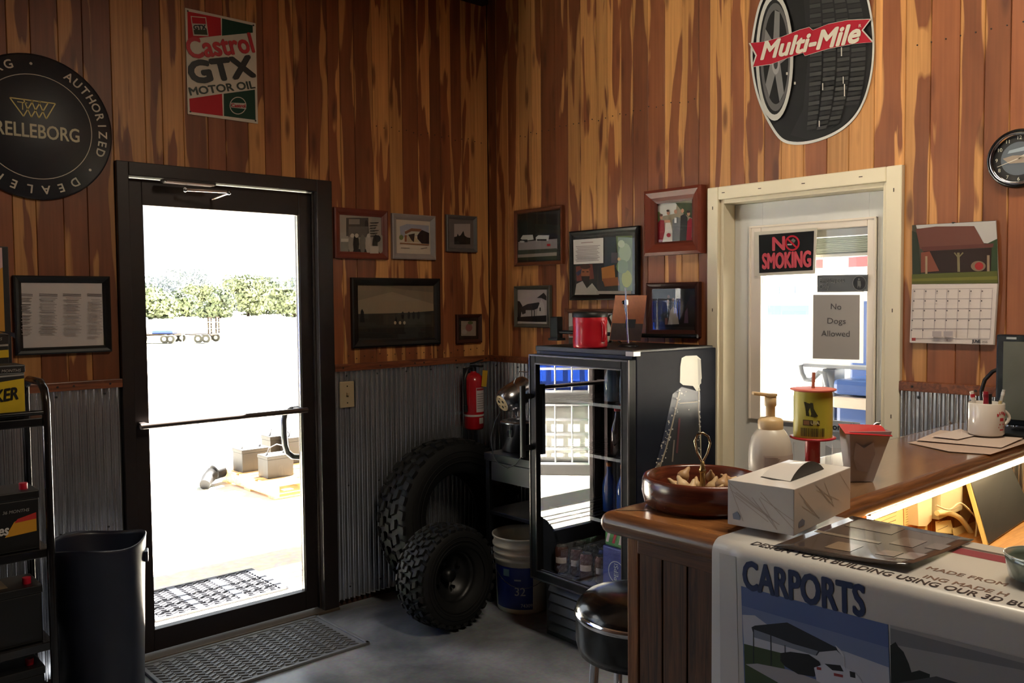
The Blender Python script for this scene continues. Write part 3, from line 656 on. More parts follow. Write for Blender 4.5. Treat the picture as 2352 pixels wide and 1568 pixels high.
for c_, pts in ((RED, q((1405, 85), (1655, 135), (1660, 265), (1410, 293))), (GRN, q((1665, 138), (1895, 190), (1897, 245), (1665, 268))), (RED, q((1420, 740), (1665, 703), (1672, 870), (1425, 838))), (GRN, q((1678, 703), (1912, 672), (1918, 900), (1680, 870)))): art(r, 'A', s, z, [(c_, pts)], .0042, 'colour_panel', .35)
art(r, 'A', s, z, [((205, 198, 184), q((1430, 120), (1545, 130), (1565, 272), (1450, 268))), (RED, q((1437, 127), (1540, 136), (1545, 180), (1443, 176))), ((60, 70, 50), q((1452, 225), (1550, 222), (1556, 262), (1457, 258)))], .0046, 'badge_print', .35)
art(r, 'A', s, z, [((205, 198, 184), [(x/3.266, y/3.266) for x, y in ell(1785, 792, 63, 66, 28)]), (GRN, [(x/3.266, y/3.266) for x, y in ell(1785, 792, 57, 60, 28)]), ((205, 198, 184), q((1733, 770), (1846, 775), (1846, 818), (1733, 806)))], .0046, 'roundel_print', .35)
wtext(r, 'A', s, z, 'Castrol', (1408/3.266, 372/3.266), (1895/3.266, 327/3.266), .088, RED, .0062, .04)
wtext(r, 'A', s, z, 'GTX', (1418/3.266, 555/3.266), (1893/3.266, 505/3.266), .092, BLK, .0062, .075)
wtext(r, 'A', s, z, 'MOTOR OIL', (1420/3.266, 690/3.266), (1907/3.266, 637/3.266), .034, (30, 45, 35), .0062, .035)
wtext(r, 'A', s, z, 'GTX', (1453/3.266, 208/3.266), (1545/3.266, 205/3.266), .02, BLK, .0085, .05)
wtext(r, 'A', s, z, 'Castrol', (1737/3.266, 790/3.266), (1842/3.266, 796/3.266), .016, RED, .0085, .04)

# ---- tyre sign
s, z = P2('B', 1866, 110, 0); r = wroot('tyre_sign', 'flat oval sign printed as a car tyre with a red ribbon, above the white door', 'sign', 'B', s, z)
ol = [(1740, 20), (1728, 80), (1724, 130), (1731, 190), (1745, 240), (1768, 288), (1793, 322), (1822, 332), (1862, 329), (1905, 315), (1942, 293), (1970, 263), (1990, 222), (2003, 170), (2008, 118), (2007, 70), (2001, 25), (1990, -20), (1968, -62), (1930, -98), (1880, -110), (1825, -92), (1780, -50), (1755, -15)]
def smooth(pts, k=5):
    out = []; n = len(pts)
    for i in range(n):
        a, b, c, d = pts[i-1], pts[i], pts[(i+1) % n], pts[(i+2) % n]
        for j in range(k):
            t = j/k; out.append(tuple(.5*(2*b[q]+(c[q]-a[q])*t+(2*a[q]-5*b[q]+4*c[q]-d[q])*t*t+(3*b[q]-a[q]-3*c[q]+d[q])*t**3) for q in (0, 1)))
    return out
ol = smooth(ol)
def inside(p, poly):
    c = False; n = len(poly)
    for i in range(n):
        (x0, y0), (x1, y1) = poly[i], poly[i-1]
        if (y0 > p[1]) != (y1 > p[1]) and p[0] < (x1-x0)*(p[1]-y0)/(y1-y0)+x0: c = not c
    return c
def grow(pts, k): 
    cx = sum(p[0] for p in pts)/len(pts); cy = sum(p[1] for p in pts)/len(pts)
    return [(cx+(x-cx)*k, cy+(y-cy)*k) for x, y in pts]
m = MB(); q2 = [P2('B', u, v, .003) for u, v in ol]; m.prism([(a-s, -.004, b-z) for a, b in q2], (0, .003, 0), M((205, 205, 200), .4)); m.build('plate', r)
cxw, cyw = 1782, 132
L = [((20, 20, 21), grow(ol, .968)), ((30, 30, 31), [(1815, 310), (1845, 250), (1856, 130), (1846, 0), (1825, -80), (1880, -104), (1927, -90), (1966, -55), (1985, -15), (1996, 30), (2002, 75), (2002, 120), (1997, 168), (1985, 218), (1964, 258), (1938, 287), (1902, 309), (1862, 322)])]
for k in range(34):   # tread blocks between the grooves
    v = -78+k*11.2; t = (v-120)/200; bul = math.sqrt(max(0, 1-t*t*.98)); 
    for a, b in ((1862, 1889), (1893, 1921), (1925, 1953), (1957, 1990)):
        f = lambda x, vv: (1840+(x-1840)*(.42+.58*math.sqrt(max(.02, 1-((vv-120)/212)**2))), vv)
        g = (42, 42, 42) if (k+int(a)) % 2 else (60, 60, 59)
        if -70 < v < 292 and all(inside(q_, grow(ol, .955)) for q_ in (f(b, v-4), f(b, v+4.2), f(a, v+8))): L.append((g, [f(a, v), f(b, v-4), f(b, v+4.2), f(a, v+8)]))
L += [((190, 190, 184), ell(cxw, cyw, 43, 146, 40)), ((26, 26, 27), ell(cxw, cyw, 36, 132, 40)), ((92, 92, 92), ell(cxw+2, cyw, 34, 124, 40)), ((22, 22, 22), ell(cxw+3, cyw, 29, 108, 40))]
for k in range(5):
    a = -PI/2+k*2*PI/5+.12; L.append(((120, 120, 120), [(cxw+3+29*math.cos(a-.2), cyw+108*math.sin(a-.2)), (cxw+3+29*math.cos(a+.2), cyw+108*math.sin(a+.2)), (cxw+3+8*math.cos(a+1.2), cyw+24*math.sin(a+1.2)), (cxw+3+8*math.cos(a-1.2), cyw+24*math.sin(a-1.2))]))
L += [((150, 150, 150), ell(cxw+3, cyw+14, 9, 26, 20)), ((60, 60, 60), ell(cxw+3, cyw+14, 5, 14, 16))]
rib = [(1727, 100), (1760, 97), (1800, 86), (1840, 70), (1862, 64), (1870, 71), (1905, 57), (1950, 48), (2001, 46), (1982, 71), (2006, 98), (1960, 102), (1905, 113), (1852, 129), (1848, 122), (1815, 133), (1775, 148), (1733, 154), (1742, 128)]
L += [((200, 196, 186), grow(rib, 1.03)), ((168, 22, 44), rib)]
for u, v, w_, h_ in ((1936, 120, 1.2, 10), (1940, 185, 1, 8), (1943, 208, 1.2, 14), (1829, 192, 2, 3), (1893, 200, 1, 8), (1885, 285, 1, 7), (1811, 170, 2, 3)): L.append(((190, 186, 176), rect(u-w_, v-h_, u+w_, v+h_)))
art(r, 'B', s, z, L, .0042, 'print', .3, step=.00008)
wtext(r, 'B', s, z, 'Multi-Mile', (1746, 120), (1972, 77), .072, (208, 202, 186), .018, .05, .25)
wtext(r, 'B', s, z, 'R', (1972, 60), (1978, 59), .012, (208, 202, 186), .018)

# ---- wall clock
s, z = P2('B', 2338, 363, .03); r = wroot('wall_clock', 'round black wall clock with a chrome ring, right of the white door', 'clock', 'B', s, z); RX = Matrix.Rotation(PI/2, 3, 'X')
CR = .098
m = MB(); m.lathe([(CR-.012, .03), (CR-.004, .036), (CR, .028), (CR+.002, .012), (CR, 0), (.0001, 0)], BLACKG, 56, mtx=RX); m.build('case', r)
m = MB(); m.lathe([(CR-.02, .03), (CR-.014, .038), (CR-.010, .034)], CHROME, 56, mtx=RX); m.build('bezel', r)
m = MB(); m.lathe([(.0001, .02), (CR-.012, .02)], M((18, 18, 20), .5), 56, mtx=RX); m.build('dial', r)
m = MB(); m.lathe([(.0001, .0205), (.056, .0205)], M((88, 98, 108), .5), 40, mtx=RX)
m.add([(x, -.021, y) for x, y in ((-.05, .005), (-.02, .012), (.03, .008), (.052, -.004), (.02, -.016), (-.03, -.014))], [(0, 1, 2, 3, 4, 5)], M((150, 135, 120), .5)); m.add([(x, -.021, y) for x, y in ((-.03, .03), (.03, .04), (.03, .025), (-.035, .02))], [(0, 1, 2, 3)], M((150, 165, 178), .5)); m.build('dial_picture', r)
for i in range(12):
    a = 2*PI*(i+1)/12; text(r, str(i+1), .017, (.069*math.sin(a), -.0212, .069*math.cos(a)), M((200, 196, 180), .5))
m = MB()
for a, ln, w_ in ((math.radians(-108), .07, .0016), (math.radians(72), .06, .0022), (math.radians(60), .04, .003)):
    d = Vector((math.sin(a), 0, math.cos(a))); n = Vector((d.z, 0, -d.x))*w_; b_ = Vector((0, -.023, 0)); m.add([b_-n, b_+n, b_+d*ln+n*.4, b_+d*ln-n*.4], [(0, 1, 2, 3)], M((210, 205, 190), .4))
m.build('hands', r)
m = MB(); m.lathe([(.0001, .031), (CR-.018, .029)], PANE_P, 40, mtx=RX); m.build('glass', r)

# ---- calendar
s, z = P2('B', 2190, 650, 0); r = wroot('wall_calendar', 'hanging calendar with a barn photograph over a June page', 'calendar', 'B', s, z)
m = MB(); PAP = M((206, 196, 190), .6); a = [P2('B', *p, .012) for p in ((2095, 517), (2287, 506), (2293, 650), (2095, 652))]; b = [P2('B', *p, .012) for p in ((2095, 652), (2293, 650), (2284, 792), (2090, 787))]
for k in (a, b): m.prism([(x-s, -.010, y-z) for x, y in k], (0, .007, 0), PAP)
m.build('pages', r)
L = [((70, 66, 54), [(2095, 517), (2287, 506), (2293, 650), (2096, 652)]), ((176, 174, 172), [(2104, 517), (2287, 507), (2291, 560), (2260, 558), (2234, 520), (2106, 525)]), ((50, 66, 40), [(2262, 562), (2291, 548), (2292, 625), (2268, 628)]), ((40, 48, 34), [(2095, 530), (2108, 535), (2116, 630), (2096, 632)]),
     ((104, 62, 52), [(2104, 526), (2150, 520), (2238, 519), (2262, 562), (2114, 572)]), ((90, 50, 42), [(2116, 567), (2283, 559), (2281, 568), (2120, 577)]), ((44, 28, 24), [(2122, 577), (2278, 569), (2276, 624), (2120, 626)]), ((120, 66, 50), [(2116, 580), (2136, 577), (2158, 622), (2116, 626)]), ((150, 130, 104), rect(2126, 588, 2131, 630)), ((120, 110, 80), line([(2202, 580), (2203, 624)], 3)), ((120, 110, 80), line([(2193, 580), (2202, 592), (2213, 580)], 1.6)), ((140, 120, 96), rect(2268, 586, 2274, 624)),
     ((120, 100, 80), ell(2248, 611, 17, 12, 20)), ((150, 40, 40), ell(2250, 611, 10, 9, 20)), ((86, 90, 40), [(2096, 630), (2292, 622), (2293, 650), (2096, 652)]), ((110, 108, 46), [(2096, 640), (2292, 634), (2293, 642), (2096, 646)]),
     ((210, 200, 194), [(2096, 653), (2292, 651), (2283, 791), (2091, 786)])]
for i in range(6):
    v = 664+i*22.5; L.append(((160, 150, 150), line([(2099-i*.5, v), (2283-i*1.4, v-2+i*.6)], .55)))
for i in range(8):
    u = 2099+i*26.2; L.append(((160, 150, 150), line([(u, 664), (u-4-i*.3, 776)], .55)))
for i in range(5):
    for j in range(7):
        if i == 4 and j > 1: continue
        L.append(((90, 84, 88), rect(2102+j*26-i, 667+i*22.3, 2105+j*26-i, 670+i*22.3)))
L += [((170, 160, 160), rect(2147+k*26, 760, 2168+k*26, 772)) for k in (0, 1)]+[((150, 60, 60), rect(2100, 775, 2109, 782)), ((80, 40, 40), ell(2181, 780, 1.3, 1.3, 8))]
art(r, 'B', s, z, L, .0125, 'print', .45)
wtext(r, 'B', s, z, 'JUNE', (2233, 783.5), (2252, 784), .0105, (30, 26, 28), .022, .05); wtext(r, 'B', s, z, '2025', (2255, 785), (2268, 785.4), .0085, (110, 100, 100), .022)
m = MB(); m.cyl((P2('B', 2193, 512, 0)[0]-s, -.02, P2('B', 2193, 512, 0)[1]-z), (P2('B', 2193, 512, 0)[0]-s, 0, P2('B', 2193, 512, 0)[1]-z), .003, DARKST, n=8); m.build('nail', r)

# ---- light switch plate
s, z = P2('A', 792, 905, 0); r = wroot('light_switch', 'almond light switch plate on the corrugated steel beside the glass door', 'switch', 'A', s, z); ALM = M((176, 160, 128), .45)
m = MB(); m.bb((-.041, -.024, -.066), (.041, -.012, .066), ALM, .005); m.build('plate', r)
m = MB(); m.bb((-.006, -.036, -.006), (.006, -.022, .010), M((160, 140, 104), .45), .002); m.build('toggle', r)
for zz in (-.042, .042):
    m = MB(); m.cyl((0, -.024, zz), (0, -.0255, zz), .0035, STEEL, n=8); m.build('screw', r)

# ---- fire extinguisher
e0 = PA(1090, 985, -.09); r = thing('fire_extinguisher', 'red fire extinguisher with yellow tag hanging on corrugated steel in the corner', 'extinguisher', (e0.x, -.085, e0.z))
XR = M((176, 24, 34), .25, coat=.4)
m = MB(); m.lathe([(.0001, 0), (.052, .002), (.056, .012), (.056, .27), (.05, .295), (.03, .312), (.016, .318), (.016, .33)], XR, 28); m.build('cylinder', r)
m = MB(); m.lathe([(.0563, .075), (.0567, .078), (.0567, .083), (.0563, .086)], M((200, 195, 190), .4), 28); m.build('band', r)
m = MB(); vs = []; 
m.lathe([(.0568, .1), (.0568, .235)], M((190, 180, 178), .5), 14, arc=(-2.0, -.9)); m.lathe([(.057, .22), (.057, .232)], M((150, 40, 46), .5), 14, arc=(-1.95, -.95))
for k in range(7): m.lathe([(.057, .12+k*.013), (.057, .124+k*.013)], M((120, 110, 112), .5), 14, arc=(-1.9, -1.0))
m.build('label', r)
m = MB(); m.lathe([(.0568, .035), (.0568, .068)], M((200, 195, 190), .5), 10, arc=(-1.7, -1.1)); m.build('gauge_sticker', r)
m = MB(); m.cyl((0, 0, .325), (0, 0, .36), .017, BLACK); m.bb((-.012, -.075, .35), (.012, .02, .36), BLACK, .002); m.box((0, -.03, .378), (.016, .1, .006), BLACK, Matrix.Rotation(-.25, 3, 'X')); m.build('valve_handle', r)
m = MB(); m.tube([(-.015, 0, .345), (-.05, -.01, .34), (-.072, -.012, .29), (-.072, -.012, .22), (-.066, -.01, .14)], .009, BLACK, 10); m.cyl((-.066, -.01, .14), (-.065, -.01, .105), .012, BLACK); m.build('hose', r)
m = MB(); m.box((.03, -.06, .285), (.036, .002, .09), M((190, 150, 40), .5), Matrix.Rotation(.12, 3, 'Y')); m.build('tag', r)
m = MB(); m.bb((-.015, .05, .2), (.015, .085, .34), DARKST); m.build('bracket', r)

# ---- signs on the white door
DX = LX-.021
def dsign(name, label, cat, pts, th, mat):
    q = [PB(u, v, DX) for u, v in pts]; s = sum(-p.y for p in q)/len(q); z = sum(p.z for p in q)/len(q)
    r = thing(name, label, cat, (DX, -s, z), 0, None, (0, 0, -PI/2)); m = MB(); m.prism([(-p.y-s, -th, p.z-z) for p in q], (0, th, 0), mat); m.build('board', r); return r, s, z
r, s, z = dsign('no_smoking_sign', 'black no smoking sign with red letters on the white door', 'sign', ((1734, 533), (1877, 523), (1873, 628), (1734, 634)), .004, M((206, 200, 186), .5))
o_ = -DX+.0045
art(r, 'B', s, z, [((20, 20, 22), [(1743, 540), (1870, 530), (1867, 620), (1744, 627)]), ((196, 30, 52), ell(1820, 558, 17, 18, 28)), ((20, 20, 22), ell(1820, 558, 13, 14, 28)), ((190, 186, 180), rect(1809, 560, 1819, 563)), ((120, 116, 110), [(1817, 552), (1822, 547), (1828, 552), (1824, 558)]), ((196, 30, 52), line([(1810, 549), (1830, 568)], 2))], o_, 'print', .65, base=-DX)
def btext(r, s, z, st, Lp, Rp, h, col, bold=0., off=.0075, fit=True):
    a = P2('B', *Lp, -DX+off); b = P2('B', *Rp, -DX+off); w = math.hypot(b[0]-a[0], b[1]-a[1]); ang = math.atan2(b[1]-a[1], b[0]-a[0])
    text(r, st, h/.72, ((a[0]+b[0])/2-s, -off, (a[1]+b[1])/2-z), M(col, .4), bold*h, 0, 1, (0, -ang, 0), fit=w if fit else None)
btext(r, s, z, 'N', (1775, 562), (1802, 560), .057, (196, 30, 52), .05); btext(r, s, z, 'SMOKING', (1752, 602), (1862, 596), .066, (196, 30, 52), .05)
r, s, z = dsign('employees_sign', 'dark grey engraved employees only plaque on the white door', 'sign', ((1878, 632), (1994, 630), (1993, 669), (1878, 671)), .004, M((44, 46, 50), .35))
art(r, 'B', s, z, [((120, 120, 120), ell(1974, 650, 16, 17, 28)), ((44, 46, 50), ell(1974, 650, 14.5, 15.5, 28)), ((120, 120, 120), ell(1973, 641, 2, 2.4, 8)), ((120, 120, 120), [(1970, 644), (1977, 645), (1978, 655), (1976, 662), (1973, 655), (1970, 662)])], -DX+.0045, 'print', .4, base=-DX)
btext(r, s, z, 'Employees', (1882, 645), (1938, 643), .019, (105, 105, 104)); btext(r, s, z, 'Only', (1882, 659), (1904, 658), .019, (105, 105, 104))
r, s, z = dsign('paper_notice', 'white paper notice about dogs taped to the glass of the white door', 'notice', ((1861, 672), (1984, 668), (1983, 834), (1859, 829)), .0012, mat_sheer((236, 236, 234), .45))
art(r, 'B', s, z, [((172, 168, 164), [(1868, 677), (1975, 677), (1974, 826), (1867, 823)])], -DX+.0016, 'sheet', .6, base=-DX)
for st, a, b in (('No', (1908, 704), (1932, 705)), ('Dogs', (1900, 737), (1942, 738)), ('Allowed', (1887, 766), (1952, 767))): btext(r, s, z, st, a, b, .024, (72, 66, 66), off=.003)
r, s, z = dsign('restrooms_sign', 'small pale restrooms sign at the bottom of the door glass', 'sign', ((1830, 958), (1976, 970), (1975, 996), (1830, 985)), .003, M((176, 184, 194), .4))
btext(r, s, z, 'Restrooms', (1858, 975), (1946, 983), .024, (40, 40, 46), .04, .004)
for lay in ([((66, 66, 110), ell(1955, 976, 2.2, 3.4, 8)), ((66, 66, 110), [(1951, 978), (1959, 978), (1957, 992), (1953, 992)])], [((66, 66, 110), ell(1967, 977, 2.2, 3.4, 8)), ((66, 66, 110), [(1965, 979), (1969, 979), (1972, 989), (1962, 989)])], [((66, 66, 110), line([(1961, 972), (1961, 993)], .6))]): art(r, 'B', s, z, lay, -DX+.0035, 'symbol_print', .4, base=-DX)
# ================================================================== drinks fridge
FX, FY = -.315, -1.27
fr = thing('drinks_fridge', 'black glass-door drinks fridge standing against the right wall', 'fridge', (FX, FY, 0), -PI/2-.03)
FM = Matrix.Translation((FX, FY, 0)) @ Matrix.Rotation(-PI/2-.03, 4, 'Z'); FMI = FM.inverted()
FB = M((20, 21, 26), .4, noise=.1, ns=8); FIN = M((34, 40, 50), .5); NAVY = M((11, 15, 30), .62, spec=.15)
def fl_(p): return FMI @ p
m = MB(); b0, b1, zt = -.24, .285, 1.335
m.bb((-.3, b0, .27), (-.275, b1, zt), FB, .004); m.bb((.275, b0, .27), (.3, b1, zt), NAVY, .004); m.bb((-.275, b1-.025, .27), (.275, b1, zt), FB); m.bb((-.275, b0, 1.30), (.275, b1-.025, zt), FB); m.bb((-.275, b0, .27), (.275, b1-.025, .30), FB)
m.build('cabinet', fr)
m = MB(); m.bb((-.274, b0+.005, .301), (-.270, b1-.026, 1.299), FIN); m.bb((.270, b0+.005, .301), (.274, b1-.026, 1.299), FIN); m.bb((-.27, b1-.032, .301), (.27, b1-.026, 1.299), FIN); m.bb((-.27, b0+.005, .301), (.27, b1-.032, .305), FIN); m.build('liner', fr)
m = MB(); m.bb((-.3, -.19, 0), (.3, b1, .27), BLACK, .004); m.build('base', fr)
for k in range(5):
    m = MB(); m.box((0, -.196, .045+k*.046), (.54, .006, .034), M((38, 38, 42), .35, .3), Matrix.Rotation(-.5, 3, 'X')); m.build('louvre', fr)
m = MB(); ed = M((70, 68, 68), .3, .8); fz0, fz1 = .285, 1.308; y0, y1 = -.285, -.243
def ring_box(m, x0, x1, z0, z1, t, ya, yb, mat, bev=.003):
    m.bb((x0, ya, z0), (x0+t, yb, z1), mat, bev); m.bb((x1-t, ya, z0), (x1, yb, z1), mat, bev); m.bb((x0+t, ya, z0), (x1-t, yb, z0+t), mat, bev); m.bb((x0+t, ya, z1-t), (x1-t, yb, z1), mat, bev)
ring_box(m, -.3, .3, fz0, fz1, .042, y0, y1, M((9, 9, 10), .55, spec=.2)); ring_box(m, -.3, .3, fz0, fz1, .007, y0-.004, y0+.004, ed, .001); ring_box(m, -.262, .262, fz0+.038, fz1-.038, .006, y0-.002, y0+.004, ed, .001); dr = m.build('door', fr)
m = MB(); m.add([(-.258, y0+.012, fz0+.042), (.258, y0+.012, fz0+.042), (.258, y0+.012, fz1-.042), (-.258, y0+.012, fz1-.042)], [(0, 1, 2, 3)], PANE_F); m.build('pane', dr)
m = MB(); hz0, hz1 = .845, 1.168; m.bb((-.300, y0-.06, hz0), (-.285, y0-.035, hz1), BLACK, .003); m.bb((-.288, y0-.058, hz0), (-.284, y0-.05, hz1), ed)
for z in (hz0+.04, hz1-.05): m.bb((-.297, y0-.04, z-.012), (-.287, y0, z+.012), BLACK)
m.build('handle', dr)
m = MB(); m.bb((-.29, -.255, 1.322), (.292, .275, 1.345), BLACK, .004); m.bb((.262, -.262, 1.322), (.304, -.22, 1.34), M((170, 160, 150), .3, .7)); m.build('top_cap', fr)
SH = (.60, .875, 1.1)
for z in SH:
    m = MB(); w_ = M((110, 112, 115), .3, .6)
    m.bb((-.265, -.20, z-.007), (.265, -.196, z+.007), M((96, 104, 110), .4)); 
    for k in range(14): m.cyl((-.26+k*.04, -.19, z), (-.26+k*.04, .24, z), .0018, w_, n=5)
    m.build('shelf', fr)
# bottle mural on the fridge side
def side(layers, name):
    m = MB(); k = 0
    for col, pts in layers:
        k += 1; q = [fl_(hit(u, v, 1, FY-.301)) for u, v in pts]
        m.add([(.3012+k*.00015, a.y, a.z) for a in q], [tuple(range(len(q)))], M(col, .4))
    return m.build(name, fr)
L = [((24, 32, 58), [(1545, 905), (1565, 888), (1606, 900), (1608, 1090), (1500, 1100), (1520, 1020)]), ((22, 22, 26), [(1555, 930), (1604, 926), (1607, 1095), (1510, 1100)]), ((190, 186, 170), [(1565, 822), (1574, 817), (1598, 816), (1607, 824), (1609, 868), (1604, 886), (1606, 896), (1598, 898), (1590, 886), (1568, 884), (1561, 878), (1562, 840)]), ((150, 144, 132), [(1600, 822), (1607, 826), (1608, 880), (1602, 884)]),
     ((170, 160, 142), line([(1560, 926), (1600, 922)], 1.2)), ((150, 140, 122), line([(1560, 900), (1545, 970), (1530, 1030), (1508, 1098)], 1.6)), ((150, 140, 122), line([(1603, 890), (1602, 940), (1606, 1000), (1608, 1080)], 1.4)), ((84, 30, 36), line([(1560, 960), (1554, 1040)], 2.2)), ((120, 110, 100), line([(1548, 1010), (1544, 1060)], 1.5)), ((130, 118, 104), [(1500, 1105), (1508, 1080), (1520, 1072), (1528, 1090), (1514, 1106)]), ((130, 118, 104), [(1503, 1082), (1512, 1062), (1520, 1060), (1514, 1078)])]
rs = random.Random(3)
for k in range(90):
    t = rs.random(); v = 895+t*190; u0 = 1562-t*58; u1 = 1600+t*6; u = rs.choice((u0+rs.gauss(0, 5), u0+rs.gauss(0, 5), rs.uniform(u0, u1) if t < .25 else u1+rs.gauss(-2, 2)))
    e = rs.uniform(.7, 2.0); L.append(((186, 182, 174), ell(min(u, 1612), v, e, e*1.2, 6)))
side(L, 'bottle_print')

# ---- drinks inside the fridge
def lz(x, y, z): return FM @ Vector((x, y, z))
def can(label, x, y, z, col, r=.033, h=.122, band=None):
    t = thing('drink_can', label, 'can', lz(x, y, z), 0, 'cans at the bottom of the fridge'); m = MB(); m.lathe([(.0001, .004), (r*.78, 0), (r, .012), (r, h-.014), (r*.8, h)], M(col, .25, .5), 20); m.build('body', t)
    m = MB(); m.lathe([(r*.8, h), (r*.76, h+.001), (r*.74, h-.004), (.0001, h-.004)], M((200, 200, 205), .2, .9), 20); m.build('lid', t)
    if band: m = MB(); m.lathe([(r+.0004, h*.4), (r+.0004, h*.62)], M(band, .35), 8, arc=(3.0, 4.6)); m.build('emblem', t)
for k in range(4): can(('brown and white can at the left end', 'brown and white can second from the left', 'brown and white can third from the left', 'brown and white can fourth from the left')[k]+' of the bottom fridge row', -.215+k*.078, -.17+.02*(k % 2), .306, (96, 62, 54), band=(190, 180, 175))
for k in range(4): can(('dark can behind at the far left', 'dark can behind, second from the left', 'blue can behind, third from the left', 'blue can behind, fourth from the left')[k]+' in the bottom of the fridge', -.21+k*.08, -.06, .306, (44, 50, 60) if k < 2 else (30, 60, 130))
def case(label, x, y, z, w, d, h, col): 
    t = thing('drink_carton', label, 'carton', lz(x, y, z), -PI/2-.03); m = MB(); m.bb((-w/2, -d/2, 0), (w/2, d/2, h), M(col, .35), .006); m.build('carton', t); return t
t = case('blue drinks carton with a round white emblem at the bottom right of the fridge', .17, -.12, .306, .16, .2, .2, (34, 58, 150))
m = MB(); m.lathe([(.043, .1006), (.047, .1006)], M((190, 200, 215), .4), 28, (0, 0, .1), Matrix.Rotation(PI/2, 3, 'X')); m.build('emblem_ring', t); text(t, 'PEPSI', .034, (0, -.1012, .1), M((190, 200, 215), .4), rot=(0, -PI/2, 0))
t = case('red, white and green wrapped carton stacked on the blue carton', .17, -.12, .507, .15, .18, .085, (60, 150, 62))
m = MB()
for k in range(4): m.add([(-.07+k*.036, -.0906, .015), (-.055+k*.036, -.0906, .015), (-.035+k*.036, -.0906, .08), (-.05+k*.036, -.0906, .08)], [(0, 1, 2, 3)], M((190, 40, 44) if k % 2 else (205, 200, 196), .4))
m.build('stripe', t)
def bottle(label, x, y, z, col, h=.205, r=.031, cap=(170, 40, 40), sheer=True):
    t = thing('drink_bottle', label, 'bottle', lz(x, y, z), 0, 'bottles standing in the fridge'); gm = M(col, .12, coat=.5)
    m = MB(); m.lathe([(.0001, 0), (r, .004), (r, h*.55), (r*.85, h*.64), (r*.42, h*.8), (r*.38, h*.94)], gm, 18); m.build('body', t); m = MB(); m.lathe([(r*.44, h*.93), (r*.46, h), (.0001, h)], M(cap, .4), 14); m.build('cap', t)
bottle('dark brown glass bottle on the middle fridge shelf', .085, -.12, .879, (52, 32, 24)); bottle('bright green glass bottle on the middle fridge shelf', .175, -.12, .879, (16, 110, 58)); bottle('dark bottle at the right end of the middle fridge shelf', .235, -.1, .879, (30, 34, 40)); bottle('clear blue bottle behind in the fridge', .02, -.02, .879, (70, 90, 120))
for k in range(3): bottle('water bottle on the top fridge shelf, '+('leftmost', 'in the middle', 'rightmost')[k], .03+k*.09, -.1, 1.104, (110, 130, 150), .19, cap=(60, 90, 150))
for k in range(3): bottle('blue sports drink on the second fridge shelf, '+('leftmost', 'in the middle', 'rightmost')[k], -.02+k*.085, -.06, .604, (24, 70, 150), .22, cap=(200, 110, 40))

# ---- things on the fridge
TOPZ = 1.3465
c = PZ(1357, 800, TOPZ)
r = thing('coffee_canister', 'red plastic coffee canister with a black lid on the fridge', 'canister', (c.x+.05, c.y+.05, TOPZ), .4); RC = M((180, 20, 38), .3, coat=.3)
m = MB(); R_ = .074; m.lathe([(.0001, 0), (R_*.96, 0), (R_, .01), (R_, .035), (R_*.985, .04), (R_*.985, .1), (R_, .105), (R_, .128), (R_*.97, .134)], RC, 32); m.build('body', r)
m = MB(); m.lathe([(R_*1.02, .13), (R_*1.03, .134), (R_*1.03, .148), (R_*.98, .152), (.0001, .152)], BLACK, 32); m.build('lid', r)
m = MB(); a = -2.0
for dz, sc_ in ((.02, 1), ): m.tube([(R_*.97*math.cos(a), R_*.97*math.sin(a), .11), (R_*1.08*math.cos(a), R_*1.08*math.sin(a), .1), (R_*1.1*math.cos(a), R_*1.1*math.sin(a), .07), (R_*1.07*math.cos(a), R_*1.07*math.sin(a), .04), (R_*.97*math.cos(a), R_*.97*math.sin(a), .032)], .011, RC, 10)
m.build('grip', r)
m = MB(); m.lathe([(R_*.99, .05), (R_*.99, .095)], M((120, 40, 40), .5), 8, arc=(-1.6, -.9)); m.lathe([(R_*.993, .06), (R_*.993, .085)], M((170, 130, 60), .5), 8, arc=(-1.4, -1.1)); m.build('label', r)
q0, q1 = PB(1278, 796, -.16), PB(1278, 727, -.16)
r = thing('bar_clamp', 'black steel clamp with a long rod lying across the fridge top', 'clamp', (-.16, q0.y, TOPZ), 0)
m = MB(); m.bb((-.02, -.026, 0), (.02, .026, q1.z-TOPZ), BLACK, .004); m.bb((-.03, -.036, 0), (.03, .03, .012), BLACK, .003); m.build('jaw', r)
m = MB(); p = [PB(u, v, -.16+dx)-Vector((-.16, q0.y, TOPZ)) for u, v, dx in ((1285, 762, 0), (1400, 767, 0), (1500, 771, .02), (1602, 772, .04))]; m.tube(p, .0095, BLACK, 10); m.build('rod', r)
p = [PB(u, v, -.22) for u, v in ((1426, 797), (1415, 775), (1404, 745), (1396, 728), (1402, 722), (1416, 724), (1425, 740), (1424, 752), (1410, 770), (1402, 782), (1401, 797))]
r = thing('rubber_strap', 'black looped rubber strap beside the red canister', 'strap', (-.22, p[0].y, TOPZ), 0); m = MB(); b_ = Vector((-.22, p[0].y, TOPZ)); 
pts = [q-b_ for q in p]
for q in pts: q.z = max(q.z, .003)
def ribbon(m, pts, wdir, hw, th, mat, hws=None):
    n = len(pts); vs = []; wd_ = Vector(wdir).normalized()
    for i, q in enumerate(pts):
        t = (pts[min(n-1, i+1)]-pts[max(0, i-1)]).normalized(); nn = t.cross(wd_).normalized()*th/2; h_ = hws[i] if hws else hw
        vs += [q-wd_*h_-nn, q+wd_*h_-nn, q+wd_*h_+nn, q-wd_*h_+nn]
    fs = []
    for i in range(n-1):
        for k in range(4): fs.append((4*i+k, 4*i+(k+1) % 4, 4*i+4+(k+1) % 4, 4*i+4+k))
    fs += [(0, 1, 2, 3), (4*n-4, 4*n-1, 4*n-2, 4*n-3)]; m.add(vs, fs, mat, False)
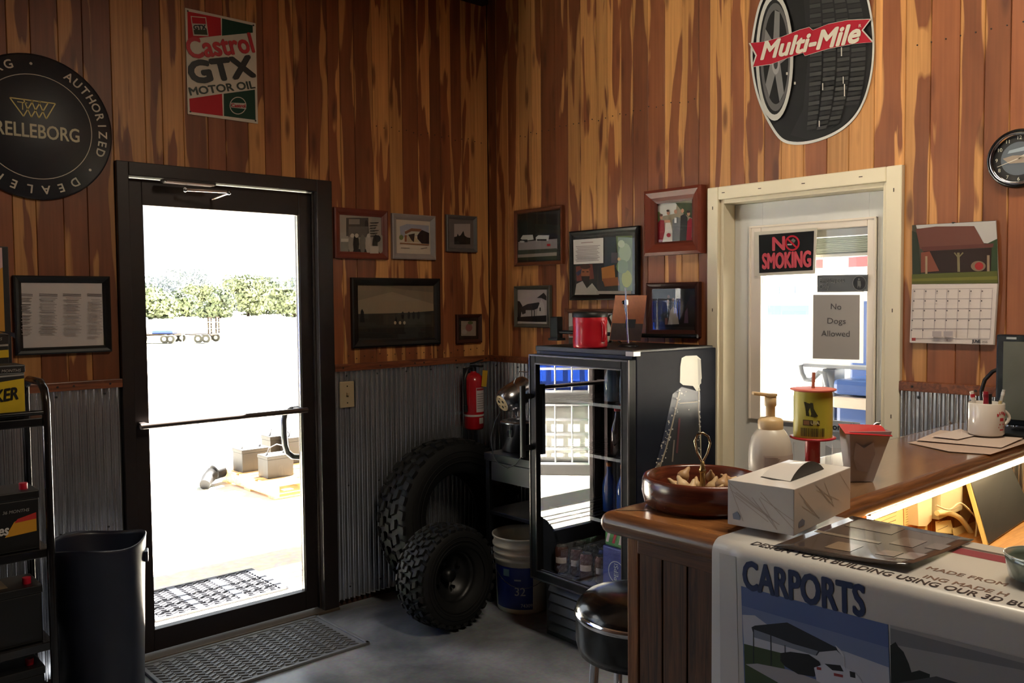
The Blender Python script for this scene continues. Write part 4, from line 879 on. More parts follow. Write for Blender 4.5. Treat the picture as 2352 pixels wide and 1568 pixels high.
ribbon(m, pts, (1, .45, 0), .018, .003, BLACK); m.build('band', r)
b_ = PZ(1444, 803, TOPZ); 
b_ = Vector((-.36, PB(1443, 800, -.36).y, TOPZ))
r = thing('sign_stand', 'thin chrome sign stand holding a clear sleeve with an orange print', 'stand', b_, 0)
def sl_(u, v, x): return PB(u, v, x)-b_
m = MB(); q = sl_(1437, 660, -.36); m.tube([(0, 0, .008), (0, q.y*.6, q.z*.5), (0, q.y, q.z)], .0035, CHROME, 8); m.build('rod', r)
m = MB(); m.lathe([(.0001, .014), (.03, .012), (.045, .002), (.045, 0)], DARKST, 24); m.build('foot', r)
m = MB(); q = sl_(1433, 694, -.36); m.ball(q, .009, BLACKG); m.box(q+Vector((0, -.014, 0)), (.012, .012, .022), STEEL); m.tube([q, q+Vector((.004, -.004, -.035)), q+Vector((.012, -.01, -.075))], .003, STEEL, 6); m.build('clip', r)
m = MB(); cs = [sl_(1412, 665, -.30), sl_(1497, 665, -.30), sl_(1480, 796, -.24), sl_(1396, 796, -.24)]
for q in cs: q.z = max(q.z, .003)
m.prism(cs, (.004, 0, 0), PANE_P); m.build('sleeve', r)
m = MB()
def quad(m, cs, a, b, c_, d_, mat, lift=-.0015):
    P = lambda s, t: cs[0].lerp(cs[1], s).lerp(cs[3].lerp(cs[2], s), t)+Vector((lift, 0, 0))
    m.add([P(a, b), P(c_, b), P(c_, d_), P(a, d_)], [(0, 1, 2, 3)], mat)
quad(m, cs, .04, .1, .9, .95, M((190, 110, 58), .55, noise=.2, ns=60)); quad(m, cs, .06, .62, .9, .94, M((84, 66, 48), .6, noise=.3, ns=60), -.002); quad(m, cs, .42, .54, .7, .7, M((50, 44, 36), .6, noise=.3, ns=80), -.0025); m.build('print', r)

# ================================================================== tyres in the corner
def tyre(name, label, loc, R, Wd, rim, rows, nb, rot, blk=.016, col=(15, 15, 16), hub=False, seed=1):
    r = thing(name, label, 'tyre', loc, 0, None, rot); rb = M(col, .7, noise=.3, ns=40, spec=.3); RXm = Matrix.Rotation(PI/2, 3, 'X'); h = Wd/2
    tr = R-blk; c = Vector((0, 0, R))
    prof = [(rim, -h*.62), (rim+.01, -h*.74), ((rim+tr)*.5, -h*1.0), (tr*.93, -h*.96), (tr*.985, -h*.82), (tr, -h*.5), (tr, 0), (tr, h*.5), (tr*.985, h*.82), (tr*.93, h*.96), ((rim+tr)*.5, h*1.0), (rim+.01, h*.74), (rim, h*.62), (rim+.004, h*.5), (tr*.9, h*.6), (tr*.94, 0), (tr*.9, -h*.6), (rim+.004, -h*.5), (rim, -h*.62)]
    m = MB(); m.lathe([(a, b) for a, b in prof], rb, 56, c, RXm)
    for k in (.36, .5, .66): m.lathe([(rim+(tr-rim)*k-.002, h*(1.0)-.0+.001), (rim+(tr-rim)*k, h+.003), (rim+(tr-rim)*k+.002, h+.001)], rb, 56, c, RXm)
    m.build('carcass', r)
    m = MB(); rs = random.Random(seed)
    for j in range(rows):
        t = -1+2*(j+.5)/rows; y = t*h*.95; rr = tr-(abs(t)**3)*R*.05; 
        for i in range(nb):
            a = 2*PI*(i+(.5 if j % 2 else 0)+.18*math.sin(j*2))/nb; bw = 2*PI*R/nb*.62; bl = Wd*.95/rows*.8
            ca, sa = math.cos(a), math.sin(a); tilt = -abs(t)**2*.35*(1 if t > 0 else -1)
            rad = Vector((ca, 0, sa)); tan = Vector((-sa, 0, ca)); ax = Vector((0, 1, 0)); sk = (.35 if j % 2 else -.35)*bw
            n2 = (rad+ax*(.5*t*abs(t))).normalized(); ax2 = (ax-n2*ax.dot(n2)).normalized(); o = c+rad*(rr-.004)+ax*y
            vs = []
            for hh, k2 in ((0, 1), (blk+.004, .86)):
                for (p1, p2) in ((-1, -1), (-.35, -1.05), (1, -.8), (1, 1), (.35, 1.05), (-1, .8)): vs.append(o+n2*hh+tan*(p1*bw/2*k2+p2*sk*.35)+ax2*(p2*bl/2*k2))
            m.add(vs, [(6, 7, 8, 9, 10, 11)]+[(q, (q+1) % 6, 6+(q+1) % 6, 6+q) for q in range(6)], rb)
    tag(m.build('tread', r), kind='stuff')
    if hub:
        m = MB(); hm = M((26, 26, 27), .4, .4)
        m.lathe([(.0001, -h*.2), (rim*.35, -h*.2), (rim*.4, -h*.05), (rim*.8, h*.0), (rim*.92, h*.4), (rim+.006, h*.66), (rim+.012, h*.6)], hm, 40, c, Matrix.Rotation(-PI/2, 3, 'X') @ Matrix.Scale(-1, 3, (0, 0, 1)) if False else RXm)
        m.lathe([(.0001, h*.35), (.028, h*.35), (.03, h*.0)], hm, 20, c, RXm)
        for k in range(4):
            a = k*PI/2+.4; m.cyl(c+Vector((rim*.55*math.cos(a), -h*.02, rim*.55*math.sin(a))), c+Vector((rim*.55*math.cos(a), -h*.2, rim*.55*math.sin(a))), .009, STEEL, n=8)
        m.build('wheel', r)
    return r
tyre('truck_tyre', 'large knobbly truck tyre leaning in the corner on steel wainscot', (-.475, -.30, .012), .41, .25, .225, 5, 34, (-.16, 0, 0), .017, seed=4)
tyre('quad_bike_tyre', 'small black quad bike tyre and wheel in front of the large tyre', (-.775, -.585, .004), .244, .20, .118, 6, 30, (-.05, 0, .06), .014, (16, 16, 17), True, seed=5)

# ---- bucket
b_ = PZ(1190, 1412, 0); d_ = Vector((FW.x, FW.y, 0)).normalized(); b_ = b_+d_*.135
b_.x += .02; b_.y -= .02
r = thing('plastic_bucket', 'white plastic bucket with a blue label standing beside the fridge', 'bucket', b_, 0); BW = M((226, 222, 208), .45, noise=.06, ns=20)
m = MB(); m.lathe([(.0001, 0), (.13, 0), (.133, .01), (.143, .255), (.152, .257), (.152, .268), (.144, .272), (.145, .288), (.153, .29), (.153, .3), (.146, .304), (.147, .322), (.155, .325), (.155, .335), (.148, .34), (.149, .365), (.157, .37), (.157, .378), (.150, .378), (.146, .36), (.128, .02), (.0001, .018)], BW, 44); m.build('pail', r)
m = MB(); a0 = math.atan2(CAM.y-b_.y, CAM.x-b_.x); m.lathe([(.1338, .025), (.1428, .235)], M((28, 52, 150), .4), 20, arc=(a0-1.25, a0+.35)); lb = m.build('label', r)
def curved_text(par, st, size, ang, z, rad, mat, lean=0.):
    x = 0
    me = text_mesh(st, size, .0004, 0, 1, .0008)
    for v in me.vertices:
        a = ang+v.co.x/rad; v.co = Vector(((rad-v.co.y)*math.cos(a), (rad-v.co.y)*math.sin(a), z+v.co.z))
    me.materials.clear(); me.materials.append(mat); return place('lettering', me, par)
LW = M((190, 196, 210), .5)
curved_text(lb, '32', .058, a0-.12, .115, .141, LW); curved_text(lb, '74309', .024, a0+.12, .045, .1365, LW)
m = MB(); m.lathe([(.1428, .17), (.1430, .178)], LW, 6, arc=(a0-.32, a0-.08)); m.build('small_print', lb)
m = MB(); m.lathe([(.1436, .19), (.1436, .225)], M((120, 160, 180), .4), 6, arc=(a0-.75, a0-.5)); m.build('emblem', lb)
m = MB(); m.tube([(.158*math.cos(a), .158*math.sin(a), .3-.16*math.sin((a-a0+1.6)/3.2*PI)) for a in [a0-1.6+3.2*i/16 for i in range(17)]], .0018, STEEL, 6); m.build('bail_handle', r)

# ---- machine on its stand, left of the fridge
r = thing('metal_stand', 'dark metal stand between the tyres and the fridge', 'stand', (-.235, -.695, 0)); DK = M((30, 30, 34), .45, .3)
m = MB(); m.bb((-.185, -.26, .735), (.185, .26, .775), DK, .004); m.build('top', r); m = MB(); m.bb((-.175, -.25, .46), (.175, .25, .48), DK, .003); m.build('shelf', r)
for x in (-.165, .165):
    for y in (-.24, .24): m = MB(); m.bb((x-.014, y-.014, 0), (x+.014, y+.014, .735), DK, .002); m.build('leg', r)
m = MB(); m.bb((-.187, -.2, .64), (-.18, .2, .735), DK, .002); m.build('apron', r)
pc = PB(1192, 1000, -.26); r = thing('milking_pail_machine', 'polished metal pail with a tilted canister and ivory end plate, beside the fridge', 'machine', (-.26, pc.y, .776)); AL = M((172, 174, 180), .24, 1., noise=.06, ns=12)
m = MB(); m.lathe([(.0001, 0), (.086, 0), (.09, .006), (.092, .14), (.097, .145), (.097, .152), (.09, .156), (.06, .164), (.0001, .168)], AL, 40); m.build('pail', r)
m = MB(); a = math.atan2(CAM.y-pc.y, CAM.x+.26)-.45; v = Vector((math.cos(a), math.sin(a), 0)); m.box(v*.097+Vector((0, 0, .1)), (.012, .02, .035), BLACK, Matrix.Rotation(a, 3, 'Z')); m.tube([v*.1+Vector((0, 0, .14)), v*.104+Vector((0, 0, .1)), v*.1+Vector((0, 0, .08))], .003, STEEL, 6); m.build('latch', r)
E0 = PB(1153, 926, -.30)-Vector((-.26, pc.y, .776)); ax = (Vector((.742, -.67, 0))*.72+Vector((.67, .742, 0))*.5+Vector((0, 0, .40))).normalized(); qm = ax.to_track_quat('Z', 'Y').to_matrix()
m = MB(); m.lathe([(.046, 0), (.052, .004), (.066, .03), (.07, .06), (.07, .16), (.066, .175), (.05, .19), (.0001, .195)], AL, 36, E0, qm); m.build('canister', r)
m = MB(); m.lathe([(.0001, -.003), (.044, -.002), (.046, .002)], M((222, 200, 158), .5), 32, E0, qm); pl = m.build('end_plate', r)
m = MB()
for rr, n, s0, hr in ((.02, 3, .5, .0085), (.03, 3, 1.55, .0042)):
    for k in range(n):
        a = s0+k*2*PI/3; o = E0+qm @ Vector((rr*math.cos(a), rr*math.sin(a), -.0035)); m.lathe([(.0001, 0), (hr, 0)], M((28, 20, 16), .6), 12, o, qm)
tag(m.build('vent_hole', pl), kind='stuff')
m = MB(); p_ = [E0+qm @ Vector(x) for x in ((-.07, .0, .07), (-.12, .0, .08), (-.125, 0, .17), (-.07, 0, .18))]; 
hp = [PB(u, v, -.24)-Vector((-.26, pc.y, .776)) for u, v in ((1177, 888), (1183, 872), (1193, 853), (1216, 855), (1232, 870))]; m.tube(hp, .003, STEEL, 8); m.build('wire_handle', r)
m = MB(); m.cyl(E0+ax*.1+Vector((0, 0, -.055)), (0, 0, .16), .022, AL); m.build('neck', r)
m = MB(); cp = [PB(u, v, -.44)-Vector((-.26, pc.y, .776)) for u, v in ((1205, 1020), (1200, 1045), (1185, 1065), (1165, 1075), (1145, 1065), (1133, 1045), (1127, 1005), (1138, 965), (1150, 945))]; m.tube(cp, .0028, M((40, 40, 44), .5), 6); m.build('power_cord', r)

# ================================================================== stool by the counter
e = PZ(1320, 1388, .74); rt = Vector((RT.x, RT.y, 0)).normalized(); cs_ = e+rt*.175; 
r = thing('bar_stool', 'round black vinyl bar stool with chrome legs beside the counter', 'stool', (cs_.x, cs_.y, 0))
m = MB(); m.lathe([(.0001, .775), (.1, .772), (.15, .758), (.17, .738), (.172, .725)], BLACKG, 40); m.build('cushion', r)
m = MB(); m.lathe([(.172, .728), (.176, .722), (.176, .714), (.172, .708)], CHROME, 40); m.lathe([(.173, .712), (.172, .64), (.165, .615), (.0001, .612)], BLACKG, 40); m.build('seat_rim', r)
for k in range(4):
    a = k*PI/2+2.72; m = MB(); m.tube([(.13*math.cos(a), .13*math.sin(a), .62), (.155*math.cos(a), .155*math.sin(a), .3), (.19*math.cos(a), .19*math.sin(a), 0)], .0125, CHROME, 12); m.build('leg', r)
m = MB(); m.tube([(.168*math.cos(2*PI*i/40), .168*math.sin(2*PI*i/40), .27) for i in range(40)], .011, CHROME, 10, closed=True); m.build('foot_ring', r)

# ================================================================== mats
def rib_mat(name, label, x0, x1, y0, y1, z, col, loc_group=None, cross=False):
    r = thing(name, label, 'door mat', ((x0+x1)/2, (y0+y1)/2, z)); w, h = x1-x0, y1-y0; mm = M(col, .55, noise=.2, ns=30)
    m = MB(); m.bb((-w/2, -h/2, 0), (w/2, h/2, .006), mm, .003); ring = .018
    for a in (((-w/2, -h/2, .004), (-w/2+ring, h/2, .011)), ((w/2-ring, -h/2, .004), (w/2, h/2, .011)), ((-w/2, -h/2, .004), (w/2, -h/2+ring, .011)), ((-w/2, h/2-ring, .004), (w/2, h/2, .011))): m.bb(*a, mm, .003)
    m.build('base', r)
    m = MB(); mm = M(col, .5); i = 0; x = -w/2+.035; L1, L2 = .038, .011
    while x < w/2-.03:
        y = -h/2+.03+(.0165 if i % 2 else 0)
        while y < h/2-.028:
            m.box((x, y, .009), (L1, .007, .007), mm, Matrix.Rotation(.5 if i % 2 else -.5, 3, 'Z')); y += .033
        x += .032; i += 1
    tag(m.build('rib', r), kind='stuff')
    if cross:
        for k in range(4):
            xx = -w/2+.02+k*(w-.04)/3; m = MB(); m.bb((xx-.022, -h/2+.01, .004), (xx+.022, h/2-.01, .014), M((52, 54, 64), .6), .003); m.build('cross_bar', r)
    return r
rib_mat('rubber_door_mat', 'grey ribbed rubber door mat on the floor inside the glass door', -2.03, -1.166, -.505, -.035, .001, (104, 106, 110))
rib_mat('outdoor_door_mat', 'ribbed rubber mat outside beyond the glass door', -1.74, -.99, .60, 1.08, G+.001, (66, 66, 72), cross=True)

# ================================================================== waste bin
r = thing('waste_bin', 'tall dark blue plastic waste bin left of the glass door', 'bin', (-2.262, -.34, 0)); m = MB(); n = 56; BN = M((26, 30, 46), .4, noise=.2, ns=5, coat=.1)
prof = [(.0001, .004), (.145, 0), (.15, .01), (.168, .6), (.17, .61), (.172, .64), (.174, .652), (.170, .656), (.166, .64), (.146, .02), (.0001, .016)]
k0 = len(m.v); m.lathe(prof, BN, n)
for i, v in enumerate(m.v):
    x, y, z = v
    if z > .55: a = math.atan2(y, x); w_ = (z-.55)/.1; m.v[i] = (x*(1+.03*w_*math.sin(3*a+.8)), y*(1+.03*w_*math.sin(2*a)), z+w_*.009*math.sin(3*a+2))
m.build('body', r)
m = MB(); a = -.35; m.bb((-.006, -.03, .56), (.010, .03, .6), BN, .004); o = m.build('handle', r); o.location = (.168*math.cos(a), .168*math.sin(a), 0); o.rotation_euler = (0, 0, a)

# ================================================================== battery rack
xr = PA(108, 1000, -.5).x; r = thing('battery_rack', 'black tubular steel display rack with a yellow header, holding car batteries', 'rack', (xr-.31, -.36, 0)); hw, hd = .31, .14
m = MB(); TBK = M((16, 14, 15), .22, coat=.3)
zt = PA(100, 880, -.5).z
for x in (-hw, hw): 
    m = MB(); m.tube([(x, -hd, 0), (x, -hd, zt-.07), (x, -hd+.015, zt-.025), (x, -hd+.06, zt), (x, hd-.06, zt), (x, hd-.015, zt-.025), (x, hd, zt-.07), (x, hd, 0)], .0135, TBK, 12); m.build('side_frame', r)
m = MB(); m.tube([(-hw, -hd, zt-.1), (hw, -hd, zt-.1)], .009, TBK, 8); m.build('cross_tube', r)
SHZ = [PA(60, 962, -.5).z, .70, .37, .08]
for z in SHZ: m = MB(); m.bb((-hw, -hd, z-.03), (hw, hd, z), TBK, .003); m.build('shelf', r)
hp0, hp1 = PA(22, 572, -.3), PA(34, 795, -.3)
lx = hp1.x-(xr-.31)
m = MB(); m.bb((lx-.5, .105, SHZ[0]), (lx, .125, 1.76), BLACK, .003); hb = m.build('header_panel', r)
m = MB(); xe = PA(20, 700, -.33).x-(xr-.31); m.bb((lx-.5, .101, 1.36), (xe, .105, 1.755), M((196, 140, 40), .5)); m.add([(lx-.5, .1005, 1.755), (xe, .1005, 1.755), (xe, .1005, 1.685), (xe-.05, .1005, 1.655), (lx-.5, .1005, 1.6)], [(0, 1, 2, 3, 4)], M((206, 170, 170), .5)); m.build('header_print', hb)
def battery(name, label, x, y, z, w, d, h, face, par_rot=0, terms=True, group='car batteries on the rack', faces=None):
    t = thing(name, label, 'battery', (xr-.31+x, -.36+y, z), par_rot, group); m = MB(); m.bb((-w/2, -d/2, 0), (w/2, d/2, h*.86), M(face, .4), .004); m.build('case', t)
    m = MB(); m.bb((-w/2-.003, -d/2-.003, h*.86), (w/2+.003, d/2+.003, h), M(face, .4), .004); m.build('lid', t)
    if terms:
        for sx, c_ in ((-1, (40, 40, 42)), (1, (196, 30, 54))): m = MB(); m.cyl((sx*w*.36, -d*.22, h), (sx*w*.36, -d*.22, h+.022), .014, M(c_, .35), n=12); m.build('terminal_cap', t)
    return t
fy = -hd
t = battery('battery_box', 'yellow and black battery carton on the top shelf of the rack', hw-.16, -.06, SHZ[0]+.001, .20, .13, .185, (36, 34, 34), terms=False)
m = MB(); y = -.0665; YL = M((206, 176, 30), .45)
m.add([(-.1, y, .02), (.098, y, .02), (.098, y, .045), (.06, y, .13), (.098, y, .138), (-.1, y, .115)], [(0, 1, 2, 4, 5)], YL); m.build('print', t); m = MB(); m.add([(-.1, y-.0003, .003), (.098, y-.0003, .008), (.098, y-.0003, .02), (-.1, y-.0003, .014)], [(0, 1, 2, 3)], M((196, 190, 190), .5)); m.build('print', t); m = MB(); m.add([(-.1, y-.0003, .14), (.099, y-.0003, .148), (.099, y-.0003, .154), (-.1, y-.0003, .146)], [(0, 1, 2, 3)], M((150, 146, 140), .5)); m.build('print', t); m = MB(); m.lathe([(.0001, 0), (.015, 0)], M((180, 172, 165), .5), 16, (-.02, y-.0008, .158), Matrix.Rotation(PI/2, 3, 'X')); m.build('portrait_print', t)
text(t, 'STRIKER', .058, (.0, y-.002, .078), M((24, 22, 20), .4), bold=.0015, shear=.3, rot=(0, -.12, 0), fit=.15)
text(t, '72 MONTHS', .014, (.05, y-.002, .166), M((170, 165, 160), .4), shear=.2)
t = battery('battery_box', 'second battery carton stacked behind and above the yellow one', hw-.175, .055, SHZ[0]+.001, .2, .08, .29, (34, 33, 33), terms=False)
m = MB(); y = -.0445; m.add([(-.1, y, .2), (.098, y, .205), (.098, y, .232), (-.1, y, .222)], [(0, 1, 2, 3)], YL); m.build('print', t); m = MB(); m.add([(-.1, y, .238), (.098, y, .245), (.098, y, .252), (-.1, y, .244)], [(0, 1, 2, 3)], M((150, 146, 140), .5)); m.build('print', t); m = MB(); m.add([(.06, y-.01, .3), (.115, y-.02, .292), (.118, y-.012, .27), (.1, y, .286)], [(0, 1, 2, 3)], M((120, 120, 134), .5)); m.build('print', t); text(t, '72 MONTHS', .014, (.04, y-.002, .27), M((170, 165, 160), .4), shear=.2)
t = battery('car_battery', 'black car battery with white lettering and a flame stripe on the middle shelf', hw-.155, -.03, SHZ[1]+.001, .255, .17, .205, (20, 19, 19))
m = MB(); y = -.0865; m.add([(.02, y, .055), (.118, y, .062), (.118, y, .125), (.05, y, .105)], [(0, 1, 2, 3)], M((206, 150, 40), .45)); m.build('print', t); m = MB(); m.add([(.05, y-.0003, .1), (.118, y-.0003, .105), (.118, y-.0003, .127), (.06, y-.0003, .113)], [(0, 1, 2, 3)], M((190, 50, 44), .45)); m.build('print', t)
text(t, 'n-Series', .05, (-.03, y-.002, .08), M((205, 203, 200), .4), bold=.0012, shear=.2, fit=.12); text(t, '36 MONTHS', .015, (.055, y-.002, .14), M((160, 158, 155), .4), shear=.2)
t = battery('car_battery', 'black car battery with a red terminal cap on the lower shelf', hw-.155, -.03, SHZ[2]+.001, .255, .17, .20, (18, 18, 18))
m = MB(); m.bb((-.1, -.05, .2), (.03, .05, .2015), M((120, 100, 70), .4)); m.bb((-.07, -.03, .2015), (.0, .03, .202), M((180, 180, 185), .4)); m.build('sticker', t)
t = battery('car_battery', 'black car battery on the lowest shelf of the rack', hw-.155, -.03, SHZ[3]+.001, .255, .17, .20, (18, 18, 18))
m = MB(); y = -.0865; m.add([(-.05, y, .11), (.06, y, .125), (.06, y, .132), (-.05, y, .118)], [(0, 1, 2, 3)], M((150, 120, 90), .4)); m.build('print', t); text(t, 'n-Series', .04, (0, y-.002, .05), M((190, 188, 186), .4), shear=.2, fit=.11)
# ================================================================== the counter
CZ = 1.10; X0, XI, YB, YF, YE = -1.905, -1.565, -2.565, -2.91, -4.5
ct = thing('counter_worktop', 'varnished oak worktop of the counter with rounded edges', 'worktop', (X0, YB, 0)); co = Vector((X0, YB, 0))
def half_round(m, pts, out, mat, z0=1.052, z1=CZ):
    """rounded edge strip along a straight run; out = outward direction"""
    a, b = Vector(pts[0]), Vector(pts[1]); o = Vector(out); r = (z1-z0)/2; zc = (z0+z1)/2; n = 10; vs = []
    for p in (a, b):
        for i in range(n+1): t = PI/2-PI*i/n; vs.append(Vector((p.x, p.y, zc+r*math.sin(t)))+o*(r*math.cos(t)))
    m.add(vs, [(i, i+1, n+2+i, n+1+i) for i in range(n)], mat, True)
m = MB(); rr = .024
m.prism([Vector((x, y, 1.052))-co for x, y in ((X0+rr, YB-rr), (-.002, YB-rr), (-.002, YF+rr), (XI, YF+rr))], (0, 0, .048), OAKTOP); m.build('long_top', ct)
m = MB(); m.prism([Vector((x, y, 1.052))-co for x, y in ((X0+rr, YB-rr), (XI-rr, YF+rr), (XI-rr, YE), (X0+rr, YE))], (0, 0, .048), OAKTOPY); m.build('end_top', ct)
EDGE = mat_grain((74, 42, 22), (122, 78, 44), (3.5, 50, 50), .3, .4); EDGEY = mat_grain((74, 42, 22), (122, 78, 44), (50, 3.5, 50), .3, .4)
for pts, out, mt in ((((X0+rr, YB-rr, 0), (-.002, YB-rr, 0)), (0, 1, 0), EDGE), (((XI, YF+rr, 0), (-.002, YF+rr, 0)), (0, -1, 0), EDGE), (((X0+rr, YB-rr, 0), (X0+rr, YE, 0)), (-1, 0, 0), EDGEY), (((XI-rr, YF+rr, 0), (XI-rr, YE, 0)), (1, 0, 0), EDGEY)):
    m = MB(); half_round(m, [Vector(p)-co for p in pts], out, mt); m.build('edge_moulding', ct)
m = MB(); m.ball(Vector((X0+rr, YB-rr, 1.076))-co, .024, EDGEY); m.build('corner_cap', ct)
m = MB(); m.add([Vector((X0+.03, YB-.03, CZ+.0002))-co, Vector((X0+.034, YB-.027, CZ+.0002))-co, Vector((XI+.004, YF+.03, CZ+.0002))-co, Vector((XI, YF+.027, CZ+.0002))-co], [(0, 1, 2, 3)], M((60, 34, 20), .4)); m.build('mitre_joint', ct)
cb_ = thing('counter_cabinet', 'brown grooved panelled counter base below the oak worktop', 'counter', (X0+.05, YB-.05, 0)); bo = Vector((X0+.05, YB-.05, 0))
m = MB(); m.bb((0.012, -.10, 0), (1.82, -.012, 1.05), M((60, 40, 26), .6)); m.bb((.012, YE-bo.y, 0), (.23, -.10, 1.05), M((60, 40, 26), .6)); m.build('carcase', cb_)
m = MB(); m.bb((-.003, -.026, 0), (.012, .003, 1.05), mat_grain((104, 66, 36), (150, 100, 58), (60, 60, 3), .4), .003); m.build('corner_post', cb_)
bw = .0625; k = 0; y = -.028
while y > YE-bo.y+.07:
    m = MB(); m.bb((0, -bw+.0035, 0), (.012, 0, 1.03), OAK, .002); o = m.build('board', cb_); o.location = (0, y, 0); y -= bw; k += 1
m = MB(); m.bb((-.006, YE-bo.y, 1.015), (.012, -.026, 1.051), mat_grain((74, 46, 26), (116, 74, 44), (40, 3, 40), .4), .003); m.build('top_rail', cb_)
for i in range(24):
    m = MB(); m.bb((0, -.012, 0), (.0715, 0, 1.04), OAK, .002); o = m.build('board', cb_); o.location = (.02+i*.075, 0, 0)
ip = MB(); ip.bb((.24, -.114, .6), (1.82, -.102, 1.05), mat_grain((150, 84, 36), (196, 124, 62), (50, 50, 3), .5)); ip.build('inner_panel', cb_)
IPY = YB-.05-.114
# LED strip under the inner edge of the worktop
l0 = PA(2004, 1170, YF+.012); r = thing('led_strip', 'glowing white light strip under the worktop edge', 'light strip', (l0.x, YF+.02, 1.05)); ln = -.03-l0.x
m = MB(); m.bb((0, -.004, -.003), (ln, .008, .002), M((220, 220, 215), .4)); m.build('channel', r)
m = MB(); m.bb((.004, -.0075, -.0105), (ln-.004, .007, -.003), M((255, 226, 170), .4, emit=9.)); m.build('diode_tape', r)
# desk and what lies under the worktop
r = thing('work_desk', 'low wooden desk behind the counter', 'desk', (-.8, -3.2, 0)); m = MB(); m.bb((-.72, -.45, .79), (.74, .465, .815), mat_grain((150, 104, 56), (190, 140, 84), (3, 40, 40), .4), .004); m.build('top', r)
for x in (-.68, .70):
    for y in (-.4, .42): m = MB(); m.bb((x-.025, y-.025, 0), (x+.025, y+.025, .79), OAK); m.build('leg', r)
DZ_ = .815
PNY = IPY-.001
def note(label, pts, col, lines=6, y=PNY, seed=1, cat='note'):
    q = [PA(u, v, y) for u, v in pts]; c = sum((Vector(p) for p in q), Vector())/len(q); r = thing('paper_note', label, cat, c); m = MB(); m.prism([p-c for p in q], (0, .0008, 0), M(col, .7)); m.build('sheet', r)
    rs = random.Random(seed); m = MB(); w = max(p.x for p in q)-min(p.x for p in q); h = max(p.z for p in q)-min(p.z for p in q)
    for i in range(lines):
        z = h*.36-i*h*.72/max(1, lines-1); x0 = -w*.36; x1 = rs.uniform(.05, .36)*w; m.add([(x0, -.0006, z-.0012), (x1, -.0006, z-.0012+rs.uniform(-.001, .001)), (x1, -.0006, z), (x0, -.0006, z)], [(0, 1, 2, 3)], M((110, 80, 50), .7))
    if lines: tag(m.build('handwriting', r), kind='stuff')
note('handwritten list taped below the counter edge, leftmost', ((2009, 1165), (2073, 1140), (2075, 1215), (2010, 1200)), (232, 214, 160), 7, seed=2)
note('torn handwritten list taped second from the left under the counter', ((2076, 1148), (2103, 1138), (2104, 1188), (2092, 1205), (2077, 1208)), (230, 208, 150), 9, seed=3)
note('small square note low down beside the white cable', ((2149, 1197), (2184, 1194), (2192, 1226), (2150, 1222)), (236, 222, 170), 3, y=PNY-.03, seed=4); note('small note half hidden by the white cable', ((2187, 1213), (2222, 1203), (2240, 1244), (2192, 1236)), (232, 216, 160), 3, y=PNY-.035, seed=5)
note('long cream sheet hanging beside the beige box', ((2203, 1108), (2222, 1103), (2232, 1180), (2222, 1200), (2206, 1196)), (226, 202, 150), 0, seed=6)
q = [PA(u, v, PNY-.03) for u, v in ((2107, 1144), (2141, 1130), (2140, 1195), (2128, 1208), (2110, 1208))]; c = sum(q, Vector())/5; r = thing('wall_phone', 'cream handset hanging on the inner counter panel', 'phone', c)
m = MB(); m.prism([p-c for p in q], (0, .03, 0), M((230, 216, 186), .4)); m.build('handset', r); m = MB(); m.bb((.018, .005, -.07), (.032, .03, .06), M((206, 176, 110), .4), .003); m.build('cradle', r)
q0, q1 = PA(2152, 1128, PNY-.04), PA(2206, 1170, PNY-.04); r = thing('beige_adapter_box', 'beige plastic box fixed below the worktop', 'box', ((q0.x+q1.x)/2, PNY-.025, q1.z)); w = q1.x-q0.x; hh = 1.048-q1.z
m = MB(); m.bb((-w/2, -.022, 0), (w/2, .022, hh), M((190, 180, 150), .45), .005); m.build('case', r)
m = MB(); m.bb((-w/2+.004, -.024, hh*.1), (w/2-.02, -.022, hh*.9), M((200, 190, 160), .45), .001); m.build('cover', r)
def cable(label, pts, rad, col, y, name='white_cable'):
    q = [PA(u, v, y) for u, v in pts]; r = thing(name, label, 'cable', q[-1]); m = MB(); 
    P = [p-q[-1] for p in q]; S = []
    for i in range(len(P)-1):
        a, b, c, d = P[max(0, i-1)], P[i], P[i+1], P[min(len(P)-1, i+2)]
        for k in range(5):
            t = k/5; S.append(.5*((2*b)+(-a+c)*t+(2*a-5*b+4*c-d)*t*t+(-a+3*b-3*c+d)*t*t*t))
    S.append(P[-1]); m.tube(S, rad, M(col, .45), 8); m.build('sleeve', r)
cable('thick cream cable curving down from the beige box', ((2152, 1178), (2180, 1178), (2205, 1190), (2225, 1215), (2233, 1228)), .008, (226, 208, 160), PNY-.05); cable('thin grey cable behind the leaning panel', ((2150, 1160), (2180, 1170), (2205, 1155), (2230, 1175), (2243, 1195), (2240, 1240)), .0028, (190, 176, 150), PNY-.078)
a = PZ(2268, 1252, DZ_+.003); 
tl = PA(2225, 1102, a.y+.08); 
r = thing('leaning_panel', 'flat dark screen leaning under the worktop with a cream edge', 'screen', a)
wv_ = Vector((.5, .03, 0)); up_ = tl-a; m = MB(); th = Vector((0, -.012, 0)); c4 = [Vector((0, 0, 0)), wv_, wv_+Vector((.0, .08, up_.z)), Vector((up_.x, .08, up_.z))]
m.prism(c4, (0, .012, 0), M((206, 176, 110), .45)); m.build('edge_frame', r)
nn = (c4[1]-c4[0]).cross(c4[3]-c4[0]).normalized(); nn = nn if nn.y < 0 else -nn
ins = lambda k: c4[k]*.97+(c4[0]+c4[1]+c4[2]+c4[3])/4*.03+nn*.002
m = MB(); m.add([ins(i) for i in range(4)], [(0, 1, 2, 3)], M((40, 42, 48), .3, coat=.2)); m.build('screen', r)

